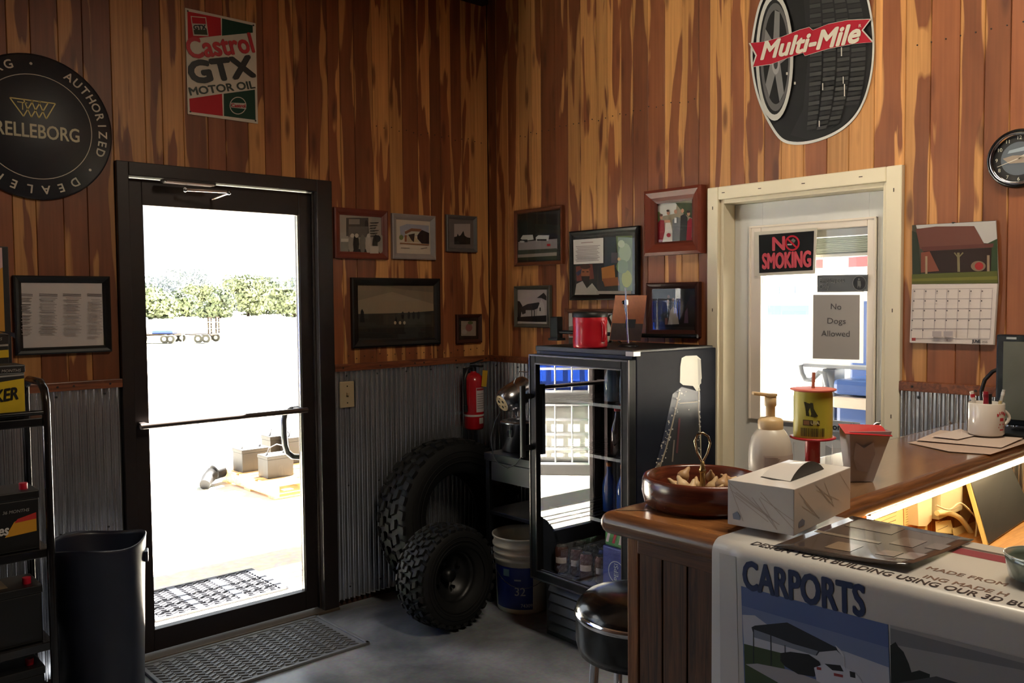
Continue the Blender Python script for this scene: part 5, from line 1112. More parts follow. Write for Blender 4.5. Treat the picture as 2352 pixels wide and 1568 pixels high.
# ---- banner draped over the end of the counter
BX = X0-.012
bn = thing('vinyl_banner', 'white vinyl carport banner draped over the end of the counter', 'banner', (X0, -2.868, 0)); no = Vector((X0, -2.868, 0))
prof = [(XI-.03, CZ+.0025), (X0+.03, CZ+.0025)]
for i in range(9): t = PI/2+i*PI/16; prof.append((X0+.014+.026*math.cos(t), CZ+.0025-.026+.026*math.sin(t)))
prof += [(BX, 1.0), (BX, .8), (BX, .62), (BX, .45)]
VIN = M((184, 181, 176), .32, noise=.03, ns=3, coat=.12); m = MB(); ny = 24; vs = []; y1 = -4.45
for j in range(ny+1):
    y = -2.868+(y1+2.868)*j/ny
    for i, (x, z) in enumerate(prof): vs.append(Vector((x+(.0002*math.sin(j*.9+z*5) if z < 1.0 else 0), y, z))-no)
n = len(prof); m.add(vs, [(j*n+i, j*n+i+1, (j+1)*n+i+1, (j+1)*n+i) for j in range(ny) for i in range(n-1)], VIN, True)
o = m.build('sheet', bn); md = o.modifiers.new('thickness', 'SOLIDIFY'); md.thickness = .0006; md.offset = 0
def bpoly(m, pts, col, k): 
    q = [PB(u, v, BX-.0009)-no for u, v in pts]; m.add([Vector((p.x-.00005*k, p.y, p.z)) for p in q], [tuple(range(len(q)))], M(col, .4))
c6 = lambda *a: [(1640+u/3.303, 1160+v/3.303) for u, v in a]
m = MB(); pics = [((176, 174, 170), c6((28, 330), (165, 350), (200, 1460), (48, 1460))) if False else ((198, 196, 192), c6((40, 360), (165, 390), (190, 1460), (50, 1460))), ((86, 104, 148), c6((205, 612), (1320, 905), (1345, 1640), (240, 1640))), ((112, 126, 160), c6((213, 760), (700, 900), (1323, 1080), (1335, 1400), (225, 1100))), ((184, 186, 194), c6((215, 830), (310, 835), (520, 990), (1000, 1110), (1327, 1230), (1340, 1500), (230, 1090))),
    ((58, 74, 40), c6((228, 1050), (510, 1120), (540, 1250), (700, 1380), (900, 1640), (245, 1640))), ((160, 158, 160), c6((240, 1205), (330, 1200), (560, 1245), (800, 1330), (1200, 1500), (760, 1560), (480, 1340))), ((34, 36, 42), c6((285, 925), (310, 912), (555, 888), (960, 1095), (985, 1150), (930, 1100), (800, 1112), (780, 1140), (600, 1075), (430, 1010), (300, 975))), ((120, 126, 138), c6((300, 940), (430, 985), (600, 1050), (790, 1105), (770, 1140), (560, 1075), (300, 1000))),
    ((200, 202, 206), c6((920, 1060), (960, 1095), (992, 1150), (982, 1150), (940, 1100))), ((40, 40, 44), c6((297, 930), (304, 930), (304, 1200), (297, 1200))), ((40, 40, 44), c6((428, 985), (436, 985), (438, 1216), (430, 1216))), ((190, 190, 194), c6((982, 1150), (992, 1150), (998, 1440), (988, 1440))), ((60, 60, 64), c6((536, 1060), (542, 1060), (543, 1120), (537, 1120))),
    ((18, 18, 20), c6((505, 1120), (580, 1110), (720, 1130), (800, 1185), (820, 1240), (760, 1300), (640, 1280), (540, 1220), (505, 1180))), ((196, 198, 206), c6((760, 1230), (850, 1200), (960, 1210), (1060, 1260), (1110, 1310), (1160, 1420), (1000, 1440), (780, 1330))), ((22, 24, 28), c6((840, 1200), (960, 1212), (985, 1260), (900, 1250))), ((24, 24, 28), c6((1030, 1255), (1072, 1268), (1075, 1310), (1035, 1300))), ((150, 60, 60), c6((780, 1222), (815, 1230), (815, 1250), (782, 1245))), ((150, 60, 60), c6((910, 1270), (980, 1285), (980, 1305), (912, 1292))),
    ((150, 148, 146), c6((1338, 905), (2400, 1170), (2430, 1640), (1355, 1640))), ((118, 118, 120), c6((1339, 930), (2400, 1210), (2400, 1260), (1341, 1050))), ((26, 30, 26), c6((1340, 1060), (1380, 1035), (1400, 1070), (1440, 1110), (1480, 1200), (1500, 1265), (1560, 1250), (1640, 1280), (1620, 1640), (1350, 1640))), ((70, 70, 72), c6((1400, 1345), (1690, 1295), (1870, 1350), (1880, 1640), (1410, 1640)))]
for k, (c, p) in enumerate(pics): bpoly(m, p, c, k)
m.build('photo_print', bn)
def banner_text(st, L, R_, h, col, bold=.03):
    a, b = PB(*L, BX-.0012), PB(*R_, BX-.0012); w = (b-a).length; ang = math.atan2(b.z-a.z, -(b.y-a.y)); c = (a+b)/2-no
    text(bn, st, h/.72, c, M(col, .4), bold*h, 0, 1, (0, -ang, -PI/2), fit=w, depth=.0002, lift=.00002)
banner_text('CARPORTS', (1707, 1322), (1984, 1385), .052, (26, 44, 84), .04)
def top_text(st, L, R_, h, col, bold=.02, dx=0.):
    a, b = PZ(*L, CZ+.0035), PZ(*R_, CZ+.0035); w = abs(b.y-a.y); c = Vector((a.x+dx, (a.y+b.y)/2, CZ+.0031))-no
    text(bn, st, h/.72, c, M(col, .4), bold*h, 0, 1, (-PI/2, 0, -PI/2), fit=w, depth=.0001, lift=.00002)
top_text('DESIGN YOUR BUILDING USING OUR 3D BU', (1719, 1250), (2356, 1396), .023, (44, 34, 34), dx=.016); top_text('ING MADE H', (2121, 1324), (2312, 1367), .019, (110, 84, 70), dx=.004); top_text('MADE FROM', (2127, 1305), (2307, 1346), .019, (110, 84, 70), dx=.006)
m = MB()
for k, (x0, x1, c) in enumerate(((XI-.125, XI-.085, (130, 50, 60)), (XI-.083, XI-.072, (84, 70, 66)))): m.add([Vector((x, y, CZ+.0031+k*.0001))-no for x, y in ((x0, -3.1), (x1, -3.1), (x1, -4.4), (x0, -4.4))], [(0, 1, 2, 3)], M(c, .4))
m.build('stripe', bn)

# ---- things on the counter
# glossy flyer
fz = CZ+.006; q = [PZ(u, v, fz) for u, v in ((1775, 1255), (1958, 1186), (2238, 1240), (2085, 1312))]; c = sum(q, Vector())/4; r = thing('glossy_flyer', 'dark glossy photo flyer lying on the banner beside the white tissue box', 'flyer', c)
n = 10; m = MB(); vs = []
def fp(s, t): 
    p = q[0].lerp(q[1], t).lerp(q[3].lerp(q[2], t), s)-c; p.z += .010*(s**4)*(1-t)**2+.0015; return p
for i in range(n+1):
    for j in range(n+1): vs.append(fp(i/n, j/n))
m.add(vs, [(i*(n+1)+j, i*(n+1)+j+1, (i+1)*(n+1)+j+1, (i+1)*(n+1)+j) for i in range(n) for j in range(n)], M((52, 46, 44), .16, coat=.6, noise=.25, ns=16), True); o = m.build('sheet', r); md = o.modifiers.new('thickness', 'SOLIDIFY'); md.thickness = .0008
def fpatch(s0, s1, t0, t1, col, sk=0.):
    k = 4; m_ = MB(); vs = []
    for i in range(k+1):
        for j in range(k+1): p = fp(s0+(s1-s0)*i/k, t0+(t1-t0)*j/k+sk*i/k); p.z += .0005; vs.append(p)
    m_.add(vs, [(i*(k+1)+j, i*(k+1)+j+1, (i+1)*(k+1)+j+1, (i+1)*(k+1)+j) for i in range(k) for j in range(k)], M(col, .16, coat=.6)); return m_
for a in ((.3, .5, .16, .34, (120, 104, 84)), (.02, .55, .45, .5, (120, 110, 96)), (.6, .78, .5, .72, (96, 86, 80)), (.66, .8, .2, .34, (110, 90, 84)), (.82, .95, .18, .38, (130, 120, 120)), (.1, .5, .72, .95, (92, 84, 76)), (.84, .96, .55, .72, (90, 80, 74))): fpatch(*a).build('photo', r)
# tissue box
bx = [(-1.832, -2.846), (-1.822, -2.980), (-1.549, -2.952)]; bz = CZ+.0115
F_ = Vector((bx[1][0], bx[1][1], bz)); ex = Vector((bx[2][0]-bx[1][0], bx[2][1]-bx[1][1], 0)); ey = Vector((bx[0][0]-bx[1][0], bx[0][1]-bx[1][1], 0)); hb_ = PB(1820, 1122, F_.x).z-bz
r = thing('tissue_box', 'white tissue carton with faint brown lines at the counter corner', 'box', F_+(ex+ey)/2, math.atan2(ex.y, ex.x)); lx_, ly_ = ex.length/2, ey.length/2; TW = M((204, 200, 196), .3, coat=.15)
m = MB(); ox_ = .05
m.bb((-lx_, -ly_, 0), (lx_, ly_, hb_-.001), TW, .0015)
m.build('carton', r)
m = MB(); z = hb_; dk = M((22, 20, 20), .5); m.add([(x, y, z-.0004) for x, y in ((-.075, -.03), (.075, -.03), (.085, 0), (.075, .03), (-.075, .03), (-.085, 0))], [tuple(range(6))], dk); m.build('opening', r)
m = MB(); ps = [Vector((.02+.07*math.cos(t)-.0, -.034, z-.004+.028*math.sin(t))) for t in [PI*i/10 for i in range(11)]]; vs = []
for i in range(11):
    u = i/10; zz = z+.026*math.sin(PI*u)**.8; vs += [(-.08+.16*u, -.034, zz), (-.07+.15*u, .03, z+.014*math.sin(PI*u))]
m.add(vs, [(2*i, 2*i+1, 2*i+3, 2*i+2) for i in range(10)], TW, True)
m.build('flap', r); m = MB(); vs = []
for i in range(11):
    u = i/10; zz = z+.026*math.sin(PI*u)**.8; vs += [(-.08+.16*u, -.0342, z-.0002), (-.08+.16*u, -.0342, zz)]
m.add(vs, [(2*i, 2*i+1, 2*i+3, 2*i+2) for i in range(10)], dk); m.build('flap_painted_shade', r)  # black sheet stands in for the shade below the flap
m = MB(); rs = random.Random(11); lm_ = M((176, 164, 156), .4)
def fline(face, a, b, w=.0007):
    (x0, z0), (x1, z1) = a, b; d = Vector((x1-x0, z1-z0)); n_ = Vector((-d.y, d.x)).normalized()*w
    P = [(x0-n_.x, z0-n_.y), (x1-n_.x, z1-n_.y), (x1+n_.x, z1+n_.y), (x0+n_.x, z0+n_.y)]
    m.add([(p[0], -ly_-.0003, p[1]) if face == 'f' else (-lx_-.0003, p[0], p[1]) for p in P], [(0, 1, 2, 3)], lm_)
for i in range(9): x = rs.uniform(-lx_, lx_*.6); fline('f', (x, hb_*rs.uniform(.55, .95)), (min(lx_, x+rs.uniform(.04, .12)), hb_*rs.uniform(.1, .6)))
for i in range(9): y = rs.uniform(-.1*ly_, ly_); fline('s', (y, hb_*rs.uniform(.6, .95)), (max(-ly_, y-rs.uniform(.03, .1)), hb_*rs.uniform(.05, .4)))
tag(m.build('line_print', r), kind='stuff')
m = MB(); bl_ = M((120, 130, 150), .4)
m.add([(-lx_-.0006, y, zz) for y, zz in ((ly_*.82, .012), (ly_*.62, .012), (ly_*.6, .02), (ly_*.7, .028), (ly_*.84, .022))], [(0, 1, 2, 3, 4)], bl_); m.build('emblem', r)
m = MB(); m.add([(x, -ly_-.0006, zz) for x, zz in ((-lx_+.02, .012), (-lx_+.045, .012), (-lx_+.047, .02), (-lx_+.035, .026), (-lx_+.02, .022))], [(0, 1, 2, 3, 4)], bl_); m.build('emblem', r)
# wooden bowl
bc = Vector((-1.70, -2.692, CZ+.001)); r = thing('wooden_bowl', 'dark turned wooden bowl of nuts with a metal loop handle on the counter', 'bowl', bc); BWD = mat_grain((62, 26, 18), (96, 44, 28), (4, 4, 50), .25, .5)
m = MB(); m.lathe([(.0001, 0), (.118, 0), (.126, .008), (.131, .03), (.130, .056), (.127, .064), (.122, .066), (.117, .062), (.115, .03), (.108, .014), (.0001, .012)], BWD, 56); m.build('bowl', r)
m = MB(); m.lathe([(.0001, .012), (.016, .012), (.016, .018), (.006, .022), (.006, .07), (.009, .074), (.006, .08), (.004, .095), (.0001, .096)], M((168, 140, 92), .25, .9), 16)
m.build('post', r); m = MB(); rtv = Vector((RT.x, RT.y, 0)).normalized()
m.tube([Vector((0, 0, .092)), rtv*-.012+Vector((0, 0, .115)), rtv*-.017+Vector((0, 0, .14)), rtv*-.011+Vector((0, 0, .154)), Vector((0, 0, .158)), rtv*.012+Vector((0, 0, .15)), rtv*.017+Vector((0, 0, .135)), rtv*.01+Vector((0, 0, .112)), Vector((0, 0, .092))], .0024, M((190, 160, 120), .15, 1.), 8); m.build('loop_handle', r)
NC = [M((188, 156, 112), .5, noise=.2, ns=80), M((206, 178, 138), .5, noise=.2, ns=80), M((168, 132, 92), .5, noise=.2, ns=80)]
rs = random.Random(5); pos = []
NL = ('nearest the rim on the left', 'behind the post', 'left of the metal post', 'right of the metal post', 'at the front of the bowl', 'at the back of the bowl', 'near the right rim', 'in the middle heap', 'low beside the post', 'at the far left', 'at the far right', 'under the other nuts', 'next to the back rim', 'on the front edge of the heap')
for k in range(14):
    a = k*2.4; d = .026+.05*math.sqrt((k+.5)/14); p = bc+Vector((d*math.cos(a), d*math.sin(a), .031+.009*(k % 3)))
    t = thing('nut_shell', 'pale shelled nut '+NL[k]+' in the wooden bowl', 'nut', p, 0, 'nuts in the wooden bowl', (rs.uniform(-.8, .8), rs.uniform(-.8, .8), a)); m = MB(); s_ = rs.uniform(.85, 1.15)
    m.lathe([(.0001, -.012*s_), (.010*s_, -.009*s_), (.0135*s_, 0), (.011*s_, .008*s_), (.006*s_, .015*s_), (.0035*s_, .024*s_), (.0001, .027*s_)], NC[k % 3], 12); m.build('bulb', t)
# soap bottle
sc0 = PZ(1769, 1100, CZ); r = thing('soap_dispenser', 'white foaming hand soap bottle with a cream pump on the counter', 'bottle', (sc0.x, sc0.y+.0, CZ+.001)); k = .00116; SB = mat_sheer((216, 208, 196), .75, .3); PU = mat_sheer((224, 196, 150), .75, .35)
m = MB(); m.lathe([(.0001, 0), (.048, 0), (.052, .006), (.053, .06), (.051, .085), (.045, .105), (.036, .12), (.029, .127)], SB, 40); m.build('body', r)
m = MB(); m.lathe([(.0535, .03), (.0535, .066)], M((196, 184, 176), .5), 24, arc=(-2.9, -.9)); lb = m.build('label', r); m = MB()
for i in range(7): m.lathe([(.0538, .04+i*.0033), (.0538, .0413+i*.0033)], M((120, 112, 110), .5), 12, arc=(-2.85, -2.25+(i % 3)*.05))
tag(m.build('small_print', lb), kind='stuff')
m = MB(); m.lathe([(.03, .122), (.0305, .126), (.0305, .146), (.026, .152), (.0125, .155), (.0115, .157)], PU, 32); m.build('collar', r)
m = MB(); m.lathe([(.0115, .154), (.0115, .18), (.0145, .184), (.0145, .206), (.0001, .208)], PU, 24); lv = -rtv; m.cyl(Vector((0, 0, .207)), Vector((0, 0, .213)), .016, PU); m.box(lv*.022+Vector((0, 0, .2115)), (.046, .02, .008), PU, Matrix.Rotation(math.atan2(lv.y, lv.x), 3, 'Z') @ Matrix.Rotation(-.12, 3, 'Y'), .003); m.build('pump', r)
# twine spool on a jar
pc_ = PZ(1866, 1098, CZ); sc = .00121; r = thing('twine_spool', 'yellow labelled spool with red flanges on a red core', 'spool', (pc_.x, pc_.y, CZ+.004)); RF = M((176, 36, 48), .35)
zb_, zt_ = .096, .216
m = MB(); m.lathe([(.0001, 0), (.018, 0), (.018, zb_)], RF, 24); m.build('core', r)
for z in (zb_, zt_): m = MB(); m.lathe([(.0001, z), (.05, z), (.055, z+.002), (.055, z+.005), (.05, z+.006), (.0001, z+.006)], RF if z < .1 else M((206, 110, 96), .4), 36); m.build('flange', r)
m = MB(); m.lathe([(.046, zb_+.006), (.0465, zb_+.02), (.0465, zt_-.015), (.045, zt_)], M((196, 190, 70), .45), 36); rl = m.build('label_wrap', r)
ac = math.atan2(CAM.y-pc_.y, CAM.x-pc_.x)
def cyl_patch(m, pts, a0, rad, mat):
    m.add([(rad*math.cos(a0+x/rad), rad*math.sin(a0+x/rad), z) for x, z in pts], [tuple(range(len(pts)))], mat)
m = MB(); cyl_patch(m, [(-.022, .192), (.0, .190), (.002, .176), (.012, .158), (.004, .155), (-.016, .158), (-.018, .176)], ac, .0475, M((60, 60, 34), .5)); m.build('map_print', rl)
m = MB(); cyl_patch(m, [(-.024, .148), (-.006, .148), (.016, .147), (.016, .134), (-.006, .134), (-.024, .134)], ac, .0475, M((84, 70, 40), .5)); cyl_patch(m, [(-.022, .146), (-.008, .146), (-.008, .136), (-.022, .136)], ac, .0478, M((150, 110, 70), .5)); m.build('flag_print', rl); curved_text(rl, 'USA', .011, ac+.1, .141, .048, M((196, 190, 150), .5))
m = MB(); rs = random.Random(9); x = -.03
while x < .028:
    w = rs.choice((.0007, .0012, .002)); cyl_patch(m, [(x, .128), (x+w, .128), (x+w, .107), (x, .107)], ac, .0476, M((70, 66, 36), .5)); x += w+rs.choice((.0008, .0014))
tag(m.build('barcode', rl), kind='stuff')
m = MB(); m.cyl((0, 0, zt_+.004), (.002, 0, zt_+.045), .0042, M((176, 110, 84), .5), n=10); m.build('dowel', r)
r = thing('glass_jar', 'clear open jar around the spool core', 'jar', (pc_.x, pc_.y, CZ+.001)); m = MB(); m.lathe([(.046, 0), (.047, .004), (.047, .085), (.0455, .09)], PANE, 36); m.build('wall', r); m = MB(); m.lathe([(.0001, .001), (.046, .001)], PANE_P, 36); m.build('bottom', r)
# clear leaflet holder
q = [PZ(u, v, CZ) for u, v in ((1908, 1096), (1952, 1092))]; c = (q[0]+q[1])/2; r = thing('leaflet_holder', 'clear acrylic leaflet holder behind the white tissue carton', 'holder', (c.x+.03, c.y, CZ+.001), math.atan2(rtv.y, rtv.x)); AC = mat_pane(1.45, (.97, .97, .97, 1), 1.6)
for a in (((-.045, -.02, 0), (.03, -.017, .07)), ((-.045, .02, 0), (.03, .023, .105)), ((-.045, -.02, 0), (-.042, .023, .07)), ((.027, -.02, 0), (.03, .023, .07)), ((-.045, -.02, 0), (.03, .023, .003))): m = MB(); m.bb(*a, AC); m.build('panel', r)
# red-lipped carton
c = PZ(1975, 1108, CZ); r = thing('red_lipped_carton', 'flared paper carton with a red lip standing at the counter edge', 'carton', (c.x+.025, c.y+.012, CZ+.001), math.atan2(rtv.y, rtv.x)); GB = M((186, 182, 188), .5, noise=.06, ns=40); h = .125
lo = [(-.03, -.02), (.024, -.02), (.024, .02), (-.03, .02)]; hi = [(-.04, -.035), (.062, -.035), (.062, .035), (-.04, .035)]
m = MB(); vs = [(x, y, 0) for x, y in lo]+[(x, y, h) for x, y in hi]; m.add(vs, [(0, 1, 5, 4), (1, 2, 6, 5), (2, 3, 7, 6), (3, 0, 4, 7), (3, 2, 1, 0)], GB); o = m.build('sleeve', r); o.modifiers.new('thickness', 'SOLIDIFY').thickness = .0015
m = MB(); m.add([(-.055, -.045, h-.004), (.0625, -.038, h-.012), (.064, .036, h+.004), (-.042, .036, h+.008)], [(0, 1, 2, 3)], M((176, 24, 36), .4)); o = m.build('red_lip', r); o.modifiers.new('thickness', 'SOLIDIFY').thickness = .0015
m = MB(); m.add([(-.02, -.0305, .03), (.006, -.0302, .025), (.022, -.035, .07), (.018, -.037, .1), (-.006, -.036, .085), (-.026, -.0365, .1), (-.03, -.0345, .06)], [tuple(range(7))], M((150, 134, 132), .5)); m.build('print', r)
# sheets of paper
def sheet(label, pts, dz, col, cat='paper'):
    q = [PZ(u, v, CZ+dz) for u, v in pts]; c = sum(q, Vector())/len(q); r = thing('paper_sheet', label, cat, c); m = MB(); rs = random.Random(len(label)); top = [p-c for p in q]
    for p in top: p.z += rs.uniform(0, .003)
    m.prism(top, (0, 0, .0007), M(col, .6)); m.build('sheet', r)
sheet('lowest long paper sheet on the counter near the mug', ((2085, 1017), (2200, 997), (2352, 1010), (2400, 1005), (2275, 1044), (2180, 1038)), .001, (182, 160, 146)); sheet('torn paper sheet lying in the middle of the counter papers', ((2105, 1012), (2160, 988), (2260, 1000), (2350, 1008), (2300, 1028), (2200, 1020)), .0055, (196, 178, 166)); sheet('pale slip on top of the counter papers, nearest the wall', ((2140, 1004), (2205, 986), (2245, 1000), (2200, 1010)), .0098, (206, 192, 184))
# mug and pens
c = PZ(2280, 1012, CZ); r = thing('white_mug', 'white mug printed with red lettering, full of pens, on the counter', 'mug', (c.x+.03, c.y+.03, CZ+.0135)); mc = Vector((c.x+.03, c.y+.03, CZ+.0135)); MW = M((206, 200, 192), .2, coat=.4)
m = MB(); R_ = .052; H_ = .102; m.lathe([(.0001, .003), (R_*.9, 0), (R_, .006), (R_, H_-.002), (R_-.0015, H_), (R_-.004, H_-.002), (R_-.005, .008), (.0001, .006)], MW, 40); m.build('body', r)
ac = math.atan2(CAM.y-mc.y, CAM.x-mc.x); a = ac+2.2
m = MB(); m.tube([((R_-.003+.03*math.sin(PI*i/10))*math.cos(a), (R_-.003+.03*math.sin(PI*i/10))*math.sin(a), .02+.062*i/10) for i in range(11)], .0055, MW, 10); m.build('handle', r)
RM = M((176, 40, 56), .5)
for k, ch in enumerate('BLOOM'):
    t = -.8+k*.4; curved_text(r, ch, .011, ac+.95+.42*math.sin(t), .062+.022*math.cos(t)-.01, R_+.0006, RM)
m = MB(); cyl_patch(m, [(-.008, .058), (.008, .058), (.008, .048), (-.008, .048)], ac+.95, R_+.0006, RM); m.build('emblem', r); 
for z_, w_ in ((.040, .010), (.031, .013), (.023, .008)):
    m = MB(); cyl_patch(m, [(-w_, z_), (w_, z_), (w_, z_-.004), (-w_, z_-.004)], ac+.95, R_+.0006, RM); m.build('small_print', r)
def pen(name, label, dx, dy, h, tx, ty, rad, col, capc=None, cat='pen'):
    p = mc+rtv*dx+Vector((FW.x, FW.y, 0)).normalized()*dy+Vector((0, 0, .012)); t = thing(name, label, cat, p, 0, 'pens in the white mug'); top = rtv*tx+Vector((FW.x, FW.y, 0)).normalized()*ty+Vector((0, 0, h)); m = MB(); m.cyl((0, 0, 0), top, rad, M(col, .35), n=12); m.build('barrel', t)
    if capc: m = MB(); m.cyl(top*.86, top*.94, rad*1.12, M(capc, .35), n=12); m.build('band', t)
pen('marker_pen', 'white pen with a red band leaning left in the mug', -.018, 0, .125, -.03, 0, .006, (206, 200, 190), (170, 30, 50)); pen('marker_pen', 'dark red marker standing upright in the mug', -.002, -.008, .125, -.006, 0, .008, (140, 30, 46), (110, 22, 36)); pen('marker_pen', 'black marker behind the red marker', .012, .01, .115, .004, .006, .009, (24, 22, 24)); pen('marker_pen', 'clear pen leaning right in the mug', .022, -.004, .13, .03, 0, .005, (176, 176, 172), (206, 206, 204)); pen('marker_pen', 'short tan pencil at the front of the mug', .016, -.022, .098, .012, -.006, .005, (190, 170, 120))
# monitor on the counter end
TLm, BLm = PB(2306, 768, -.16), PB(2291, 986, -.16)
r = thing('desktop_monitor', 'black framed monitor at the right end of the counter', 'monitor', (-.17, -2.86, CZ+.001), -PI/2)
zc0, zc1 = BLm.z-CZ, TLm.z-CZ; xl = -(BLm.y+2.86); ww = .40
m = MB(); m.bb((-.1, -.085, 0), (.12, .085, .012), BLACK, .005); m.build('foot', r); m = MB(); m.bb((xl+ww/2-.03, .02, .01), (xl+ww/2+.03, .05, .2), BLACK, .005); m.bb((-.05, .0, .008), (xl+ww/2+.03, .06, .02), BLACK, .004); m.build('neck', r)
m = MB(); m.bb((xl, -.015, zc0+.02), (xl+ww, .02, zc1), M((16, 22, 30), .25), .005); sc_o = m.build('housing', r)
m = MB(); m.bb((xl+.022, -.0165, zc0+.04), (xl+ww-.022, -.0145, zc1-.022), M((92, 96, 88), .2, coat=.5, noise=.25, ns=7)); m.build('screen', r)
m = MB(); m.bb((xl+.03, -.0155, zc1-.015), (xl+.06, -.0148, zc1-.008), M((150, 156, 160), .4)); m.build('badge', r)
m = MB(); P = [PB(u, v, -.13) for u, v in ((2300, 845), (2280, 853), (2262, 872), (2254, 898), (2256, 922), (2268, 940), (2285, 952))]; m.tube([Vector((-(p.y+2.86), p.x+.17, p.z-CZ-.001)) for p in P], .0065, BLACK, 10); m.build('cable', r)
# glass dish at the right edge
c = PZ(2392, 1338, CZ+.004); r = thing('glass_dish', 'round clear glass dish with green glass inside, on the banner', 'dish', (c.x, c.y, CZ+.0055)); m = MB(); m.lathe([(.03, 0), (.045, .006), (.05, .03), (.052, .04), (.049, .041), (.046, .032), (.04, .012), (.0001, .008)], M((120, 130, 120), .08, .2, coat=.6), 36); m.build('bowl', r); m = MB(); m.lathe([(.0001, .012), (.038, .014), (.036, .009)], M((60, 110, 40), .3), 28); m.build('green_glass', r)
m = MB(); m.tube([(.051*math.cos(2*PI*i/32), .051*math.sin(2*PI*i/32), .041) for i in range(32)], .0018, M((210, 220, 215), .1, .6), 8, closed=True); m.build('rim', r)
# ================================================================== outside the glass door
PW = mat_grain((206, 160, 104), (236, 200, 150), (4, 40, 40), .7)
pa, pb = PZ(505, 1104, G), PZ(632, 1148, G)
pdir = (pb-pa); plen = 1.02; pdir.z = 0; pdir.normalize(); rx_ = Vector((-pdir.y, pdir.x, 0)); 
if rx_.x < 0: rx_ = -rx_
pr = thing('wooden_pallet', 'pale wooden pallet on the ground outside the glass door', 'pallet', Vector((pb.x, pb.y, G)), math.atan2(rx_.y, rx_.x)); pr_m = Matrix.Translation((pb.x, pb.y, G)) @ Matrix.Rotation(math.atan2(rx_.y, rx_.x), 4, 'Z')
# local x runs away along the boards, local +y runs to the far end
sgn = 1 if (Matrix.Rotation(-math.atan2(rx_.y, rx_.x), 3, 'Z') @ (pa-pb)).y > 0 else -1
def pbox(name, lo, hi): m = MB(); lo, hi = Vector(lo), Vector(hi); lo.y *= sgn; hi.y *= sgn; m.bb((min(lo.x, hi.x), min(lo.y, hi.y), lo.z), (max(lo.x, hi.x), max(lo.y, hi.y), hi.z), PW, .003); m.build(name, pr)
for x in (0, .38, .78): pbox('stringer', (x, 0, .018), (x+.04, plen, .105))
for y in (0, .18, .36, .54, .72, .9): pbox('deck_board', (0, y, .105), (.82, y+.12, .123))
for y in (0, .45, .9): pbox('bottom_board', (0, y, 0), (.82, y+.12, .018))
def obatt(label, px, py, w, d, h, col, handle=True, white=False, zb=.124, rz=0.):
    c = PZ(px, py, G+zb); t = thing('scrap_battery', label, 'battery', (c.x, c.y, G+zb), math.atan2(rx_.y, rx_.x)+rz, 'scrap batteries on the pallet'); bm_ = M(col, .6, noise=.2, ns=20); m = MB(); m.bb((-w/2, -d/2, 0), (w/2, d/2, h*.85), bm_, .005); m.build('case', t)
    m = MB(); m.bb((-w/2-.004, -d/2-.004, h*.85), (w/2+.004, d/2+.004, h), bm_ if not white else M((60, 60, 64), .5), .004); m.build('lid', t)
    for s in (-1, 1): m = MB(); m.cyl((s*w*.33, 0, h), (s*w*.33, 0, h+.02), .012, STEEL, n=10); m.build('terminal', t)
    if handle: m = MB(); m.tube([(-w*.4, -d*.1, h*.95), (-w*.3, -d*.12, h+.06), (0, -d*.14, h+.085), (w*.3, -d*.12, h+.06), (w*.4, -d*.1, h*.95)], .005, M((90, 90, 96), .5), 8); m.build('strap_handle', t)
obatt('grey scrap battery at the left of the pallet', 578, 1078, .26, .19, .2, (15, 14, 14), False); obatt('scrap battery with a pale label and rope handle on the near end of the pallet', 634, 1092, .24, .18, .19, (18, 17, 16)); obatt('dark scrap battery with an upright handle at the back of the pallet', 640, 1055, .25, .18, .24, (12, 12, 13), True); obatt('dark scrap battery half hidden by the door pull', 684, 1058, .26, .18, .24, (12, 12, 14), True)
h0 = [PZ(u, v, G+z) for u, v, z in ((470, 1113, .04), (478, 1098, .07), (490, 1085, .11), (500, 1079, .12), (511, 1078, .12))]
r = thing('rubber_elbow_hose', 'ribbed rubber elbow hose lying at the pallet corner', 'hose', Vector((h0[0].x, h0[0].y, G))); b_ = Vector((h0[0].x, h0[0].y, G)); hm = M((14, 13, 14), .6)
m = MB(); m.tube([p-b_ for p in h0[:3]], [.045, .055, .06], hm, 16); m.build('elbow', r); m = MB(); d = (h0[4]-h0[2]); P = [h0[2]+d*t/12-b_ for t in range(13)]; m.tube(P, [.068 if i % 2 else .058 for i in range(13)], hm, 16); m.build('bellows', r)
# totes reflected in the fridge glass, left of the door outside
CAGE = M((190, 192, 196), .35, .6); POLY = mat_sheer((225, 226, 222), .9, .5); BLUE = M((22, 66, 170), .4)
def tote(label, x, y, z, rz, tank, h=.66):
    t = thing('cage_tote', label, 'tote', (x, y, z), rz, 'stacked totes outside'); m = MB(); m.bb((-.55, -.5, 0), (.55, .5, .1), M((74, 72, 70), .6, .3), .01); m.build('pallet_base', t)
    m = MB(); m.bb((-.5, -.45, .105), (.5, .45, h-.02), tank, .06); m.build('tank', t); m = MB()
    for k in range(5): z_ = .11+(h-.12)*k/4; m.tube([(-.54, -.49, z_), (.54, -.49, z_), (.54, .49, z_), (-.54, .49, z_)], .012, CAGE, 6, closed=True)
    for k in range(8):
        xx = -.54+k*1.08/7
        for yy in (-.49, .49): m.tube([(xx, yy, .1), (xx, yy, h)], .01, CAGE, 6)
    for k in range(1, 7):
        yy = -.49+k*.98/7
        for xx in (-.54, .54): m.tube([(xx, yy, .1), (xx, yy, h)], .01, CAGE, 6)
    m.build('cage', t); return t
ra = math.atan2(.69, .72)
